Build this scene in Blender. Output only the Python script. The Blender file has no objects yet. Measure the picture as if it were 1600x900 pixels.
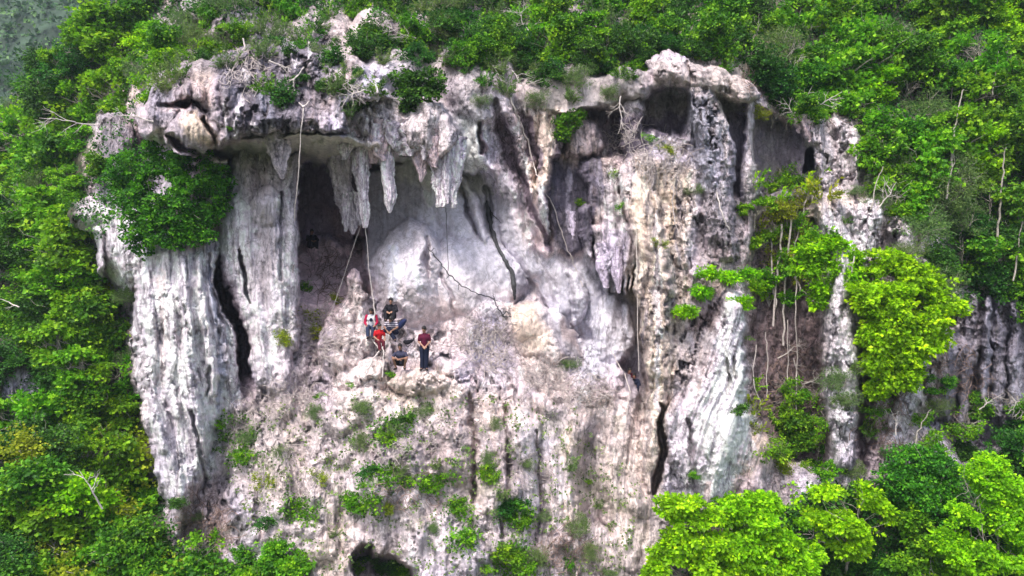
import bpy, bmesh, math, random
import numpy as np
from mathutils import Vector, Matrix, Euler
random.seed(7); RNG = np.random.default_rng(7)
C = bpy.context.scene.collection
R = math.radians
# ---------------------------------------------------------------- camera, sky, sun, exposure
CAMY = -30.0; PPM = 38.0                     # 38 photo pixels per metre at y = 0
cam = bpy.data.objects.new('camera', bpy.data.cameras.new('camera')); C.objects.link(cam)
cam.location = (0, CAMY, 0); cam.rotation_euler = (R(90), 0, 0)
cam.data.sensor_width = 36; cam.data.lens = 18 * (-CAMY) * PPM / 800
cam.data.clip_end = 2000; cam.data.clip_start = 0.1
bpy.context.scene.camera = cam
SUN_EL, SUN_AZ = 56, 205                     # azimuth from north (+y) clockwise
w = bpy.data.worlds.new("World"); bpy.context.scene.world = w; w.use_nodes = True
nt = w.node_tree; bg = nt.nodes['Background']; sky = nt.nodes.new('ShaderNodeTexSky')
sky.sky_type = 'NISHITA'; sky.sun_disc = False
sky.sun_elevation = R(SUN_EL); sky.sun_rotation = R(SUN_AZ); sky.dust_density = 4.0; sky.air_density = 1.0
nt.links.new(sky.outputs[0], bg.inputs[0]); bg.inputs[1].default_value = 0.125
sl = bpy.data.lights.new('sun', 'SUN'); sun = bpy.data.objects.new('sun', sl); C.objects.link(sun)
sl.energy = 1.5; sl.angle = R(12); sl.color = (1.0, 0.96, 0.91)
d = Vector((math.sin(R(SUN_AZ)) * math.cos(R(SUN_EL)), math.cos(R(SUN_AZ)) * math.cos(R(SUN_EL)), math.sin(R(SUN_EL))))
sun.rotation_euler = d.to_track_quat('Z', 'Y').to_euler()
vs = bpy.context.scene.view_settings
vs.view_transform = 'Standard'; vs.look = 'None'; vs.exposure = 1.42; vs.gamma = 1; vs.use_curve_mapping = False
bpy.context.scene.cycles.max_bounces = 6
bpy.context.scene.cycles.transparent_max_bounces = 8

# ---------------------------------------------------------------- helpers
def at(px, py, Y):
    """point of the place seen at a photo pixel, Y metres behind the face plane"""
    k = (Y - CAMY) / -CAMY / PPM
    return Vector(((px - 800) * k, Y, (450 - py) * k))

_LAT = {}
def vn(x, y, seed):
    """smooth value noise, -1..1, vectorised"""
    if seed not in _LAT: _LAT[seed] = np.random.default_rng(1000 + seed).random((256, 256)).astype(np.float32) * 2 - 1
    L = _LAT[seed]
    xi = np.floor(x).astype(np.int64); yi = np.floor(y).astype(np.int64)
    fx = x - xi; fy = y - yi
    fx = fx * fx * (3 - 2 * fx); fy = fy * fy * (3 - 2 * fy)
    x0 = xi & 255; x1 = (xi + 1) & 255; y0 = yi & 255; y1 = (yi + 1) & 255
    a = L[x0, y0]; b = L[x1, y0]; c = L[x0, y1]; e = L[x1, y1]
    return (a * (1 - fx) + b * fx) * (1 - fy) + (c * (1 - fx) + e * fx) * fy
def fbm(x, y, seed, n=4, g=0.5):
    s = 0; a = 1; t = 0; f = 1.0
    for i in range(n):
        s = s + a * vn(x * f + 17.3 * i, y * f + 5.1 * i, seed + i); t += a; a *= g; f *= 2.03
    return s / t
def ridged(x, y, seed, n=4, g=0.5):
    s = 0; a = 1; t = 0; f = 1.0
    for i in range(n):
        v = 1 - np.abs(vn(x * f + 11.7 * i, y * f + 3.3 * i, seed + i)) * 2
        s = s + a * v; t += a; a *= g; f *= 2.1
    return s / t
def sst(a, b, x):
    t = np.clip((x - a) / (b - a), 0, 1); return t * t * (3 - 2 * t)
def cells(x, y, seed):
    """F1 and F2-F1 distances of a cellular pattern plus a cell value"""
    xi = np.floor(x); yi = np.floor(y)
    rr = np.random.default_rng(5000 + seed); JX = rr.random((64, 64)); JY = rr.random((64, 64)); JV = rr.random((64, 64))
    f1 = np.full(x.shape, 9.0); f2 = np.full(x.shape, 9.0); v = np.zeros(x.shape)
    for i in (-1, 0, 1):
        for j in (-1, 0, 1):
            cx = xi + i; cy = yi + j
            a = cx.astype(np.int64) & 63; b = cy.astype(np.int64) & 63
            dd = np.hypot(cx + JX[a, b] - x, cy + JY[a, b] - y)
            n1 = dd < f1
            f2 = np.where(n1, f1, np.minimum(f2, dd)); v = np.where(n1, JV[a, b], v); f1 = np.where(n1, dd, f1)
    return f1, f2 - f1, v

def mat(name): 
    m = bpy.data.materials.new(name); m.use_nodes = True; return m, m.node_tree, m.node_tree.nodes['Principled BSDF']
def setp(o, label=None, cat=None, group=None, kind=None):
    if label: o['label'] = label
    if cat: o['category'] = cat
    if group: o['group'] = group
    if kind: o['kind'] = kind
    return o
def mk(name, V, F, m, parent=None, col=None, smooth=True, attr='Col'):
    me = bpy.data.meshes.new(name)
    V = np.asarray(V, dtype=np.float32); F = np.asarray(F, dtype=np.int32)
    n = F.shape[1]
    me.vertices.add(len(V)); me.vertices.foreach_set('co', V.ravel())
    me.loops.add(F.size); me.loops.foreach_set('vertex_index', F.ravel())
    me.polygons.add(len(F)); me.polygons.foreach_set('loop_start', np.arange(len(F), dtype=np.int32) * n)
    me.polygons.foreach_set('use_smooth', np.full(len(F), smooth))
    if col is not None:
        ca = me.color_attributes.new(attr, 'FLOAT_COLOR', 'POINT')
        c4 = np.ones((len(V), 4), dtype=np.float32); c4[:, :np.shape(col)[1]] = col; ca.data.foreach_set('color', c4.ravel())
    me.update(calc_edges=True); me.materials.append(m)
    o = bpy.data.objects.new(name, me); C.objects.link(o)
    if parent: o.parent = parent
    return o

# ---------------------------------------------------------------- rock material: colour zones of the stone + procedural mottling
def rock_material():
    m, t, p = mat('limestone'); n = t.nodes; l = t.links
    att = n.new('ShaderNodeVertexColor'); att.layer_name = 'Col'
    geo = n.new('ShaderNodeNewGeometry')
    def noise(scale, detail, sx=1, sz=1, rough=0.6):
        mp = n.new('ShaderNodeMapping'); mp.inputs['Scale'].default_value = (sx, 1, sz)
        l.new(geo.outputs['Position'], mp.inputs['Vector'])
        x = n.new('ShaderNodeTexNoise'); x.inputs['Scale'].default_value = scale
        x.inputs['Detail'].default_value = detail; x.inputs['Roughness'].default_value = rough
        l.new(mp.outputs[0], x.inputs['Vector']); return x.outputs['Fac']
    def ramp(src, a, b, lo, hi):
        x = n.new('ShaderNodeMapRange'); l.new(src, x.inputs['Value'])
        x.inputs['From Min'].default_value = a; x.inputs['From Max'].default_value = b
        x.inputs['To Min'].default_value = lo; x.inputs['To Max'].default_value = hi; return x.outputs['Result']
    def mul(a, b):
        x = n.new('ShaderNodeMath'); x.operation = 'MULTIPLY'; l.new(a, x.inputs[0]); l.new(b, x.inputs[1]); return x.outputs[0]
    f1 = ramp(noise(6, 8), 0.36, 0.62, 0.72, 1.18)
    f2 = ramp(noise(2.2, 8, 2.2, 0.35, 0.7), 0.38, 0.62, 0.72, 1.16)
    f3 = ramp(noise(14, 5, 1.6, 0.7, 0.7), 0.36, 0.42, 0.55, 1.03)
    # thin dirty joints and drip cracks
    wn = n.new('ShaderNodeTexNoise'); wn.inputs['Scale'].default_value = 1.6; wn.inputs['Detail'].default_value = 5; l.new(geo.outputs['Position'], wn.inputs['Vector'])
    va = n.new('ShaderNodeVectorMath'); va.operation = 'MULTIPLY_ADD'; l.new(wn.outputs['Color'], va.inputs[0]); va.inputs[1].default_value = (1.3, 1.3, 1.3); l.new(geo.outputs['Position'], va.inputs[2])
    mp = n.new('ShaderNodeMapping'); mp.inputs['Scale'].default_value = (1.5, .8, .42); l.new(va.outputs[0], mp.inputs['Vector'])
    vo = n.new('ShaderNodeTexVoronoi'); vo.feature = 'DISTANCE_TO_EDGE'; vo.inputs['Scale'].default_value = 1.0; l.new(mp.outputs[0], vo.inputs['Vector'])
    vo2 = n.new('ShaderNodeTexVoronoi'); vo2.feature = 'DISTANCE_TO_EDGE'; vo2.inputs['Scale'].default_value = 3.3; l.new(mp.outputs[0], vo2.inputs['Vector'])
    gate = ramp(noise(.55, 3), .42, .56, 1.0, 0.0)
    def mx2(a, b):
        x = n.new('ShaderNodeMath'); x.operation = 'MAXIMUM'; l.new(a, x.inputs[0]); l.new(b, x.inputs[1]); return x.outputs[0]
    k1 = mx2(ramp(vo.outputs['Distance'], .0, .045, .30, 1.0), gate); k2 = mx2(ramp(vo2.outputs['Distance'], .0, .06, .5, 1.0), ramp(noise(1.1, 3), .42, .56, 0.0, 1.0))
    f = mul(mul(mul(f1, f2), f3), mul(k1, k2))
    inv = n.new('ShaderNodeMapRange'); l.new(att.outputs['Alpha'], inv.inputs['Value']); inv.inputs['To Min'].default_value = .40; inv.inputs['To Max'].default_value = 1
    fm = n.new('ShaderNodeMix'); fm.data_type = 'FLOAT'; l.new(inv.outputs[0], fm.inputs[0]); fm.inputs[2].default_value = .80; l.new(f, fm.inputs[3]); f = fm.outputs[0]
    mx = n.new('ShaderNodeMix'); mx.data_type = 'RGBA'; mx.blend_type = 'MULTIPLY'; mx.inputs[0].default_value = 1
    cmb = n.new('ShaderNodeCombineColor')
    for i in range(3): l.new(f, cmb.inputs[i])
    l.new(att.outputs['Color'], mx.inputs[6]); l.new(cmb.outputs[0], mx.inputs[7])
    l.new(mx.outputs[2], p.inputs['Base Color'])
    p.inputs['Roughness'].default_value = 0.9; p.inputs['Specular IOR Level'].default_value = 0.2
    b = n.new('ShaderNodeBump'); b.inputs['Strength'].default_value = 0.9; b.inputs['Distance'].default_value = 0.10
    add = n.new('ShaderNodeMath'); add.operation = 'ADD'; l.new(noise(5, 10, 1.5, 0.8, 0.7), add.inputs[0]); l.new(mul(ramp(noise(17, 6), 0, 1, .5, 1.5), k2), add.inputs[1])
    l.new(add.outputs[0], b.inputs['Height']); l.new(inv.outputs[0], b.inputs['Strength']); l.new(b.outputs[0], p.inputs['Normal'])
    return m
ROCK = rock_material()

# ================================================================ THE CLIFF FACE
def axis(lo, a, b, hi, step):
    """fine between a and b, growing outside"""
    mid = list(np.arange(a, b, step)); s = step; x = mid[-1]
    while x < hi: s *= 1.06; x += min(s, 40); mid.append(x)
    s = step; x = mid[0]; pre = []
    while x > lo: s *= 1.06; x -= min(s, 40); pre.append(x)
    return np.array(pre[::-1] + mid)
STEP = 1.5
ax = axis(-900, -20, 1620, 2500, STEP); ay = axis(-700, -20, 920, 2100, STEP)
GX, GY = np.meshgrid(ax, ay)                       # [row=y, col=x]
U = GX / PPM; Wc = GY / PPM
wx = GX + 13 * fbm(U * .8, Wc * .5, 1, 4) + 4 * fbm(U * 3.5, Wc * 3.5, 5, 3)
wy = GY + 12 * fbm(U * .9, Wc * .8, 11, 4) + 4 * fbm(U * 3.5, Wc * 3.5, 15, 3)

BASE = [(-800,-600,90),(-300,-600,70),(200,-600,38),(800,-600,30),(1500,-600,32),(2300,-600,40),
 (-800,-100,55),(-400,0,40),(-200,100,26),(-100,300,15),(-300,500,8),(-300,900,-4),(-300,1400,-12),(-800,900,-4),(-800,1800,-20),
 (0,140,20),(0,250,13),(80,200,11),(150,120,9),(200,60,9),(180,250,6),(60,350,7),(0,450,5),(100,450,5),(180,500,5),(0,600,2),(120,620,3),(200,650,4),(220,760,3),
 (0,750,-1),(120,800,-1),(0,900,-3.5),(200,900,-2),(260,880,-1),(0,1100,-8),(300,1100,-5),
 (200,0,12),(300,0,9),(450,0,7),(600,0,6.5),(800,0,6),(1000,0,6),(1150,0,7),(1300,0,8.5),(1450,0,9),(1600,0,9),(1900,0,12),
 (400,-150,16),(800,-150,14),(1300,-150,16),(1700,-150,18),
 (260,100,1),(350,60,2.5),(500,70,2),(650,60,3),(800,70,2.5),(950,80,2.5),(1100,110,1.5),(1250,120,4),(1400,120,5),(1550,120,5.5),
 (300,180,-2),(450,150,-1.5),(600,140,-0.8),(750,140,-0.2),(900,140,0.2),(1050,150,0.6),(1150,200,1.5),(1300,220,2.5),(1420,240,2.8),(1560,260,4),
 (230,400,0),(300,500,0),(400,450,0.8),(500,520,1.0),(740,250,1.6),(850,280,2.0),(950,300,1.2),(780,380,2.5),(900,420,2.2),(960,500,2.0),
 (1050,300,-.4),(1060,450,-.8),(1080,600,-1.2),(1100,700,-1.6),(1220,350,1.8),(1230,500,2.0),(1240,650,1.2),(1320,350,.8),(1330,500,.2),(1330,650,-.3),(1420,300,2),
 (1420,450,1.2),(1450,600,.8),(1540,480,3.2),(1560,600,2.6),(1600,350,4),(1580,700,1.2),(1400,700,.4),
 (650,470,1.0),(700,500,.6),(620,540,-.5),(660,575,-1.2),(800,520,.5),(900,560,.6),(540,560,-.6),(700,620,-1.7),(800,620,-1.2),(900,640,-.8),(980,620,.2),
 (450,600,-.6),(360,640,-.8),(480,680,-1.8),(600,680,-2.3),(700,700,-2.4),(800,700,-2.0),(900,720,-1.5),(980,720,-1.0),
 (340,780,-1),(420,800,-2.2),(520,800,-2.8),(620,800,-3.0),(750,800,-2.8),(880,800,-1.8),(980,800,-1.6),(1100,800,-1.2),
 (420,900,-3),(520,900,-3.4),(700,900,-3.6),(850,900,-2.8),(1000,900,-2.2),(1150,900,-1.6),(1300,800,-.6),(1350,900,-2),(1500,850,-2.5),(1600,900,-3.5),
 (300,1300,-9),(800,1300,-8),(1300,1300,-8),(1800,1100,-6),(2300,1300,-10),(800,2000,-18),(1800,2000,-18),(1900,500,5),(2300,400,10)]
bp = np.array(BASE, dtype=float)
cx = np.linspace(ax[0], ax[-1], 260); cy = np.linspace(ay[0], ay[-1], 220)
QX, QY = np.meshgrid(cx, cy); num = np.zeros_like(QX); den = np.zeros_like(QX)
for x, y, v in bp:
    d2 = (QX - x) ** 2 + (QY - y) ** 2; ww = 1 / (d2 + 30 ** 2) ** 2; num += ww * v; den += ww
base = num / den
fi = np.interp(wx, cx, np.arange(len(cx))); fj = np.interp(wy, cy, np.arange(len(cy)))
i0 = np.clip(fi.astype(int), 0, len(cx) - 2); j0 = np.clip(fj.astype(int), 0, len(cy) - 2); tx = fi - i0; ty = fj - j0
Y = (base[j0, i0] * (1 - tx) + base[j0, i0 + 1] * tx) * (1 - ty) + (base[j0 + 1, i0] * (1 - tx) + base[j0 + 1, i0 + 1] * tx) * ty

rough = np.ones_like(Y)            # karst roughness
flute = np.zeros_like(Y)           # vertical fluting
COL = np.zeros(Y.shape + (3,))
PAINT = []

def window(xs, ys, pad):
    a = np.searchsorted(ax, min(xs) - pad); b = np.searchsorted(ax, max(xs) + pad)
    c = np.searchsorted(ay, min(ys) - pad); e = np.searchsorted(ay, max(ys) + pad)
    return slice(c, e), slice(a, b)
def poly_sd(pts, x, y):
    """signed distance, negative inside"""
    n = len(pts); dmin = np.full(x.shape, 1e9); ins = np.zeros(x.shape, bool)
    for i in range(n):
        x0, y0 = pts[i][:2]; x1, y1 = pts[(i + 1) % n][:2]
        ex, ey = x1 - x0, y1 - y0; px = x - x0; py = y - y0
        t = np.clip((px * ex + py * ey) / (ex * ex + ey * ey + 1e-9), 0, 1)
        dmin = np.minimum(dmin, (px - ex * t) ** 2 + (py - ey * t) ** 2)
        c = ((y0 <= y) & (y1 > y)) | ((y1 <= y) & (y0 > y))
        xx = x0 + (y - y0) / (y1 - y0 if y1 != y0 else 1e-9) * (x1 - x0)
        ins ^= c & (x < xx)
    d = np.sqrt(dmin); return np.where(ins, -d, d)
def pmask(pts, soft):
    s = window([p[0] for p in pts], [p[1] for p in pts], soft + 25)
    sd = poly_sd(pts, wx[s], wy[s]); return s, sst(soft, -soft, sd)
def line(pts, x, y):
    """distance to a polyline and the interpolated extra values there"""
    best = np.full(x.shape, 1e9); k = len(pts[0]) - 2; vals = [np.zeros(x.shape) for _ in range(k)]
    for i in range(len(pts) - 1):
        x0, y0 = pts[i][:2]; x1, y1 = pts[i + 1][:2]; ex, ey = x1 - x0, y1 - y0
        t = np.clip(((x - x0) * ex + (y - y0) * ey) / (ex * ex + ey * ey + 1e-9), 0, 1)
        d = np.hypot(x - x0 - ex * t, y - y0 - ey * t); m = d < best; best = np.where(m, d, best)
        for j in range(k): vals[j] = np.where(m, pts[i][2 + j] * (1 - t) + pts[i + 1][2 + j] * t, vals[j])
    return best, vals
def setY(pts, target, soft=5, ro=None, fl=None):
    s, m = pmask(pts, soft)
    tg = target(wx[s], wy[s]) if callable(target) else target
    Y[s] = Y[s] * (1 - m) + tg * m
    if ro is not None: rough[s] = rough[s] * (1 - m) + ro * m
    if fl is not None: flute[s] = flute[s] * (1 - m) + fl * m
def addY(pts, dy, soft=20, ro=None, fl=None):
    s, m = pmask(pts, soft); Y[s] += dy * m
    if ro is not None: rough[s] = rough[s] * (1 - m) + ro * m
    if fl is not None: flute[s] = flute[s] * (1 - m) + fl * m
def ridge(pts, p=1.0):
    """pts (x, y, halfwidth px, height m) swelling towards the viewer"""
    wmax = max(q[2] for q in pts); s = window([q[0] for q in pts], [q[1] for q in pts], wmax * 1.2 + 20)
    d, (wd, h) = line(pts, wx[s], wy[s]); q = np.clip(1 - (d / wd) ** 2, 0, 1)
    Y[s] -= h * q ** p
def crack(pts, p=1.5):
    ridge([(a, b, c, -e) for a, b, c, e in pts], p)
def column(pts, bulge=1.0, ro=None, fl=None, raw=False):
    """pts (x, y, halfwidth px, front Y): a rounded body standing in front of what is behind it"""
    wmax = max(q[2] for q in pts); s = window([q[0] for q in pts], [q[1] for q in pts], wmax + 20)
    d, (wd, yf) = line(pts, wx[s], wy[s]); q = np.clip(1 - (d / wd) ** 2, 0, 1)
    n = yf + bulge * (1 - np.sqrt(q)); inn = (d < wd) & (n < Y[s])
    Y[s] = np.where(inn, n, Y[s])
    if ro is not None: rough[s] = np.where(inn, ro, rough[s])
    if fl is not None: flute[s] = np.where(inn, fl, flute[s])
def blob(x, y, rx, ry, yf, bulge, ro=None, fl=None, rot=0):
    r = max(rx, ry); s = window([x], [y], r + 15); c, e = math.cos(R(rot)), math.sin(R(rot))
    a = ((wx[s] - x) * c + (wy[s] - y) * e) / rx; b = (-(wx[s] - x) * e + (wy[s] - y) * c) / ry
    q = 1 - a * a - b * b; n = yf + bulge * (1 - np.sqrt(np.clip(q, 0, 1))); inn = (q > 0) & (n < Y[s])
    Y[s] = np.where(inn, n, Y[s])
    if ro is not None: rough[s] = np.where(inn, ro, rough[s])
    if fl is not None: flute[s] = np.where(inn, fl, flute[s])
def paint(pts, col, soft=12, amt=1.0): PAINT.append(('p', pts, col, soft, amt))
def streak(pts, col, amt=1.0): PAINT.append(('l', pts, col, 0, amt))      # pts (x, y, halfwidth)
# ---- the left hillside runs off behind the nose of the cliff
CLIFF_EDGE = [(228,-60),(225,60),(205,110),(232,160),(218,190),(250,240),(215,300),(205,380),(203,480),(206,560),(222,650),(240,760),(262,850),(330,960)]
# ---- top band above the overhang, stepped ledges
addY([(560,20),(600,0),(640,60),(640,120),(560,120)], -.8, 12)
blob(585, 60, 42, 45, 1.2, 2.0, ro=.6); blob(650, 60, 50, 40, 1.6, 1.5, ro=.6); blob(320, 20, 40, 30, 4, 3, ro=1)
blob(740, 125, 75, 60, 0.5, 1.6, ro=.7, fl=.6); blob(560, 100, 50, 30, 0.2, 1.2, ro=.5); blob(620, 130, 60, 50, -0.4, 1.4, ro=.5)
# big projecting mass over the left cave
setY([(222,160),(240,120),(300,95),(420,70),(560,90),(620,150),(620,215),(560,214),(505,208),(440,208),(395,214),(350,228),(322,246),(296,236),(262,212),(236,196)], lambda x, y: -3.1 + np.clip((160 - y) / 40, -.4, 3) * .9, 7, ro=1.1, fl=.7)
blob(300, 208, 46, 40, -4.2, 1.4, ro=.5, rot=20)       # big cream boulder at the nose
blob(250, 190, 38, 34, -3.4, 1.6, ro=.5, rot=35); blob(345, 150, 30, 34, -3.6, .8); blob(300, 150, 26, 22, -3.5, .8)
for x, y0, y1, w_ in [(270,120,165,9),(290,125,172,8),(312,120,170,10),(335,110,190,9),(356,110,215,10),(378,120,212,12),(400,120,206,9),(418,150,206,12),(385,60,120,8),(404,50,120,7),(440,60,130,10),(462,55,120,9),(485,60,130,9),(372,165,218,10),(395,180,214,9),(345,180,226,10),(455,160,206,14),(478,170,206,12),(500,175,208,12)]:
    ridge([(x, y0, w_, .25), (x + 3, (y0 + y1) / 2, w_ * 1.1, .5), (x + 4, y1, w_, .35)], .7)
crack([(250,160,6,.3),(285,166,9,1.4),(300,158,5,1.0),(322,172,8,.8)]); crack([(318,185,4,1.0),(330,215,6,1.2),(330,240,5,1)])
crack([(400,170,7,.6),(392,190,8,.5)])
setY([(262,214),(320,248),(360,252),(380,262),(330,262),(270,232)], -1.6, 4, ro=.5)
# smooth ceiling under it (a level sheet of rock, Z = 5.57)
def ceil(x, y): return np.clip(5.57 * 1140 / np.clip(450 - y, 60, None) - 30, -3.2, 5.5)
setY([(318,244),(352,230),(396,215),(440,209),(505,209),(560,215),(600,215),(720,250),(720,292),(600,270),(560,262),(470,262),(440,254),(372,250),(340,252)], ceil, 2.5, ro=.03, fl=0)
# craggy mass the stalactites hang from
setY([(540,168),(600,148),(690,160),(722,195),(722,246),(704,250),(690,236),(672,248),(650,236),(632,250),(612,240),(596,216),(570,222),(545,214)], -1.5, 5, ro=1.2, fl=.8)
for x, y, rx, ry in ((575,190,22,24),(612,200,26,34),(640,205,24,36),(668,200,24,32),(700,215,20,36),(590,175,24,20)): blob(x, y, rx, ry, -2.0, .7, ro=1.1, fl=.8)
# deep cave
def cavef(x, y): return np.where(y < 385, 7.6 - .012 * (x - 470), np.clip(7.6 - (y - 385) * .075, 1.0, 7.6))
setY([(360,252),(470,258),(560,252),(640,262),(650,345),(610,380),(585,420),(582,452),(556,500),(500,510),(470,500),(462,440),(380,420),(345,330)], cavef, 2.5, ro=.25, fl=0)
crack([(555,375,8,2.5),(580,380,7,2.5)], .5)
blob(518, 395, 40, 26, 5.6, 1.5, ro=.5)
def rec(x, y): return 4.2 - .012 * (x - 560) + np.clip(300 - y, 0, 60) * -.012
setY([(566,268),(655,252),(700,270),(690,340),(640,380),(600,420),(578,440),(566,400)], rec, 6, ro=.08, fl=0)
# hollow wall with sweeping folds, right of the dome
setY([(690,262),(716,240),(760,270),(800,330),(850,420),(830,470),(760,470),(690,420),(660,350)], lambda x, y: 3.6 - (y - 250) * .008, 16, ro=.06)
setY([(830,440),(870,400),(940,390),(998,430),(1000,560),(960,600),(940,540),(860,520)], 2.6, 10, ro=.12)
setY([(890,330),(930,300),(1000,300),(1010,460),(960,470),(900,400)], 2.2, 10, ro=.7, fl=.6)
blob(728, 205, 36, 62, .5, 1.3, ro=.5, rot=-12); blob(712, 185, 30, 30, .2, 1.0, ro=.6)
setY([(800,330),(840,300),(866,330),(858,400),(880,420),(900,400),(960,460),(960,520),(900,520),(850,470)], 2.3, 14, ro=.12)
for p in ([(740,165,14,.3),(752,205,16,.6),(760,250,16,.7),(772,290,14,.5)],
          [(716,262,7,.5),(735,305,9,.7),(752,345,11,.8),(778,395,11,.8),(794,432,9,.6),(800,458,6,.2)],
          [(780,262,14,.5),(790,310,20,.8),(806,360,22,.9),(822,400,18,.7),(834,432,12,.4)],
          [(786,175,10,.4),(800,205,14,.6),(822,262,18,.8),(838,320,18,.9),(850,372,14,.8),(853,400,8,.5)],
          [(820,170,10,.3),(832,200,12,.5),(842,240,9,.4)],
          [(690,300,24,.3),(725,350,34,.7),(760,410,30,.7),(780,450,18,.3)],
          [(862,400,18,.5),(872,440,20,.6),(880,480,16,.4)],
          [(905,420,14,.4),(925,460,16,.5),(928,510,12,.3)]): ridge(p, .8)
crack([(768,160,8,.5),(782,205,10,.7),(798,245,11,.7),(818,290,9,.6),(842,345,8,.6),(856,385,6,.5)]); crack([(746,185,4,.7),(756,235,5,.9)])
crack([(757,290,6,.7),(765,340,7,.8),(775,385,8,.8),(796,425,9,.9),(808,450,9,.9),(806,474,6,.6)], 1)
crack([(716,270,4,.5),(728,320,4,.6),(750,365,4,.6),(775,410,3,.5),(794,452,3,.3)])
crack([(690,262,5,.3),(720,300,4,.3),(748,370,3,.25),(775,430,3,.2)])
crack([(808,440,8,.7),(830,455,8,.6),(850,480,6,.5)])
crack([(858,250,5,.5),(862,330,5,.7),(860,392,4,.5)])
# twin ribs, the pink boss and the grey niche of the upper right
setY([(860,185),(905,172),(1008,170),(1010,240),(940,250),(865,240)], 2.6, 5, ro=.8, fl=.8)
column([(850,180,9,.6),(852,230,12,.3),(856,290,11,.3),(852,330,7,.4),(858,362,4,.9)], .5, ro=.6, fl=.5)
column([(868,185,8,.6),(866,230,9,.5),(862,270,8,.6)], .5, ro=.6, fl=.5)
blob(908, 232, 30, 44, .9, 1.2, ro=.6, rot=20)
setY([(862,250),(936,244),(940,320),(928,350),(914,395),(884,400),(864,385)], 1.9, 5, ro=.6, fl=.8)
column([(925,268,18,.7),(950,330,28,.3),(955,400,26,.4),(955,440,12,1.0)], .9, ro=.9, fl=1)
for x, y0, y1 in ((940,400,455),(958,380,452),(975,360,455),(985,300,450),(914,330,400),(932,360,420)):
    column([(x, y0, 9, .2), (x + 2, (y0 + y1) / 2, 8, .3), (x + 4, y1, 3, .8)], .5, ro=.8, fl=.8)
# arch roof and the level grey underside of upper right
setY([(850,120),(1010,110),(1010,150),(905,170),(860,168)], .4, 6, ro=.25)
blob(990, 130, 45, 22, -.2, .8, ro=.4); blob(830, 150, 40, 30, .4, 1, ro=.3)
setY([(1000,165),(1022,140),(1070,140),(1078,165),(1066,200),(1030,208),(1004,200)], 2.8, 6, ro=.5); setY([(1120,160),(1150,158),(1182,170),(1165,200),(1140,215),(1126,190)], 2.6, 6, ro=.5)
# cream boulder slab
blob(1055, 110, 46, 32, -.6, 1.4, ro=.8, rot=12); blob(1100, 124, 56, 27, -.3, 1.4, ro=.9, rot=22); blob(1150, 142, 36, 21, .1, 1.1, ro=.9, rot=14); crack([(1075,90,5,.6),(1085,120,4,.5),(1080,140,3,.3)])
setY([(1136,185),(1170,168),(1215,178),(1248,196),(1262,225),(1284,258),(1280,300),(1262,330),(1215,345),(1180,325),(1136,290)], lambda x, y: 2.2 + 2.4 * np.clip(1 - ((x - 1215) / 75) ** 2, 0, 1), 7, ro=.45, fl=.4)
setY([(1266,232),(1276,232),(1276,270),(1262,272)], 7.5, 3, ro=.3)
column([(1170,165,9,1.6),(1166,230,10,1.2),(1172,300,14,1.2),(1176,350,22,1.4),(1180,420,26,1.8)], .7, ro=.8, fl=.8)
column([(1098,145,22,-.1),(1110,200,26,-.5),(1118,270,30,-.6),(1118,330,30,-.5),(1125,390,26,-.2)], 1.1, ro=1.1, fl=1)
column([(990,165,14,.4),(980,220,14,.3),(985,260,12,.4)], .7, ro=.9, fl=.4)
blob(1015, 240, 45, 40, .2, 1.2, ro=1.1); blob(1040, 262, 50, 40, -.3, 1.2, ro=1.1)
column([(1275,165,14,1.2),(1285,215,16,1.0),(1296,260,18,.8),(1292,300,10,1.2)], .7, ro=1.2, fl=1)
setY([(1290,180),(1350,195),(1365,240),(1330,290),(1295,270)], 1.7, 20, ro=.8, fl=1.5)
# ---- the long cream column right of the ledge
column([(1000,275,34,-.6),(1003,330,30,-1.2),(1020,400,28,-1.5),(1028,480,28,-1.6),(1026,560,28,-1.7),(1016,640,18,-1.8),(1012,700,14,-1.9),(1016,760,12,-1.6)], 1.1, ro=.8, fl=1)
column([(1050,290,36,-.4),(1060,360,34,-.6),(1068,440,34,-.7),(1060,520,32,-.9),(1060,600,32,-1.2)], .9, ro=1, fl=1)
for p in ([(1005,420,6,.25),(1010,500,7,.4),(1008,600,6,.4)], [(1024,300,6,.3),(1034,400,8,.4),(1040,500,7,.3)], [(1010,300,6,.3),(1018,380,6,.3)]): ridge(p, .7)
# white bulging flowstone right of it
column([(1140,480,26,-.6),(1130,540,40,-1.4),(1118,620,50,-2.0),(1110,700,58,-2.2),(1120,770,40,-2.0),(1128,800,18,-1.6)], 1.6, ro=.5, fl=1.2)
blob(1075, 590, 50, 70, -1.2, 1.0, ro=1.2, fl=.6); blob(1060, 680, 26, 70, -1.8, .8, ro=.7, fl=1)
column([(1150,490,16,-1.4),(1152,560,16,-1.8),(1140,640,18,-2.2),(1120,720,16,-2.5),(1110,780,10,-2.3)], .6, ro=.3, fl=1)
column([(1185,700,26,-.9),(1180,760,22,-1.1)], .8, ro=.6, fl=1)
crack([(1143,560,4,.6),(1141,590,5,.8),(1140,620,3,.5)]); crack([(1153,555,3,.5),(1150,590,4,.6)])
crack([(1079,660,4,.7),(1082,710,6,.9),(1080,770,3,.5)]); crack([(1030,630,4,1.2),(1028,660,6,2.2),(1033,700,9,2.6),(1027,735,9,2.6),(1024,765,6,2)], .7)
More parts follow.
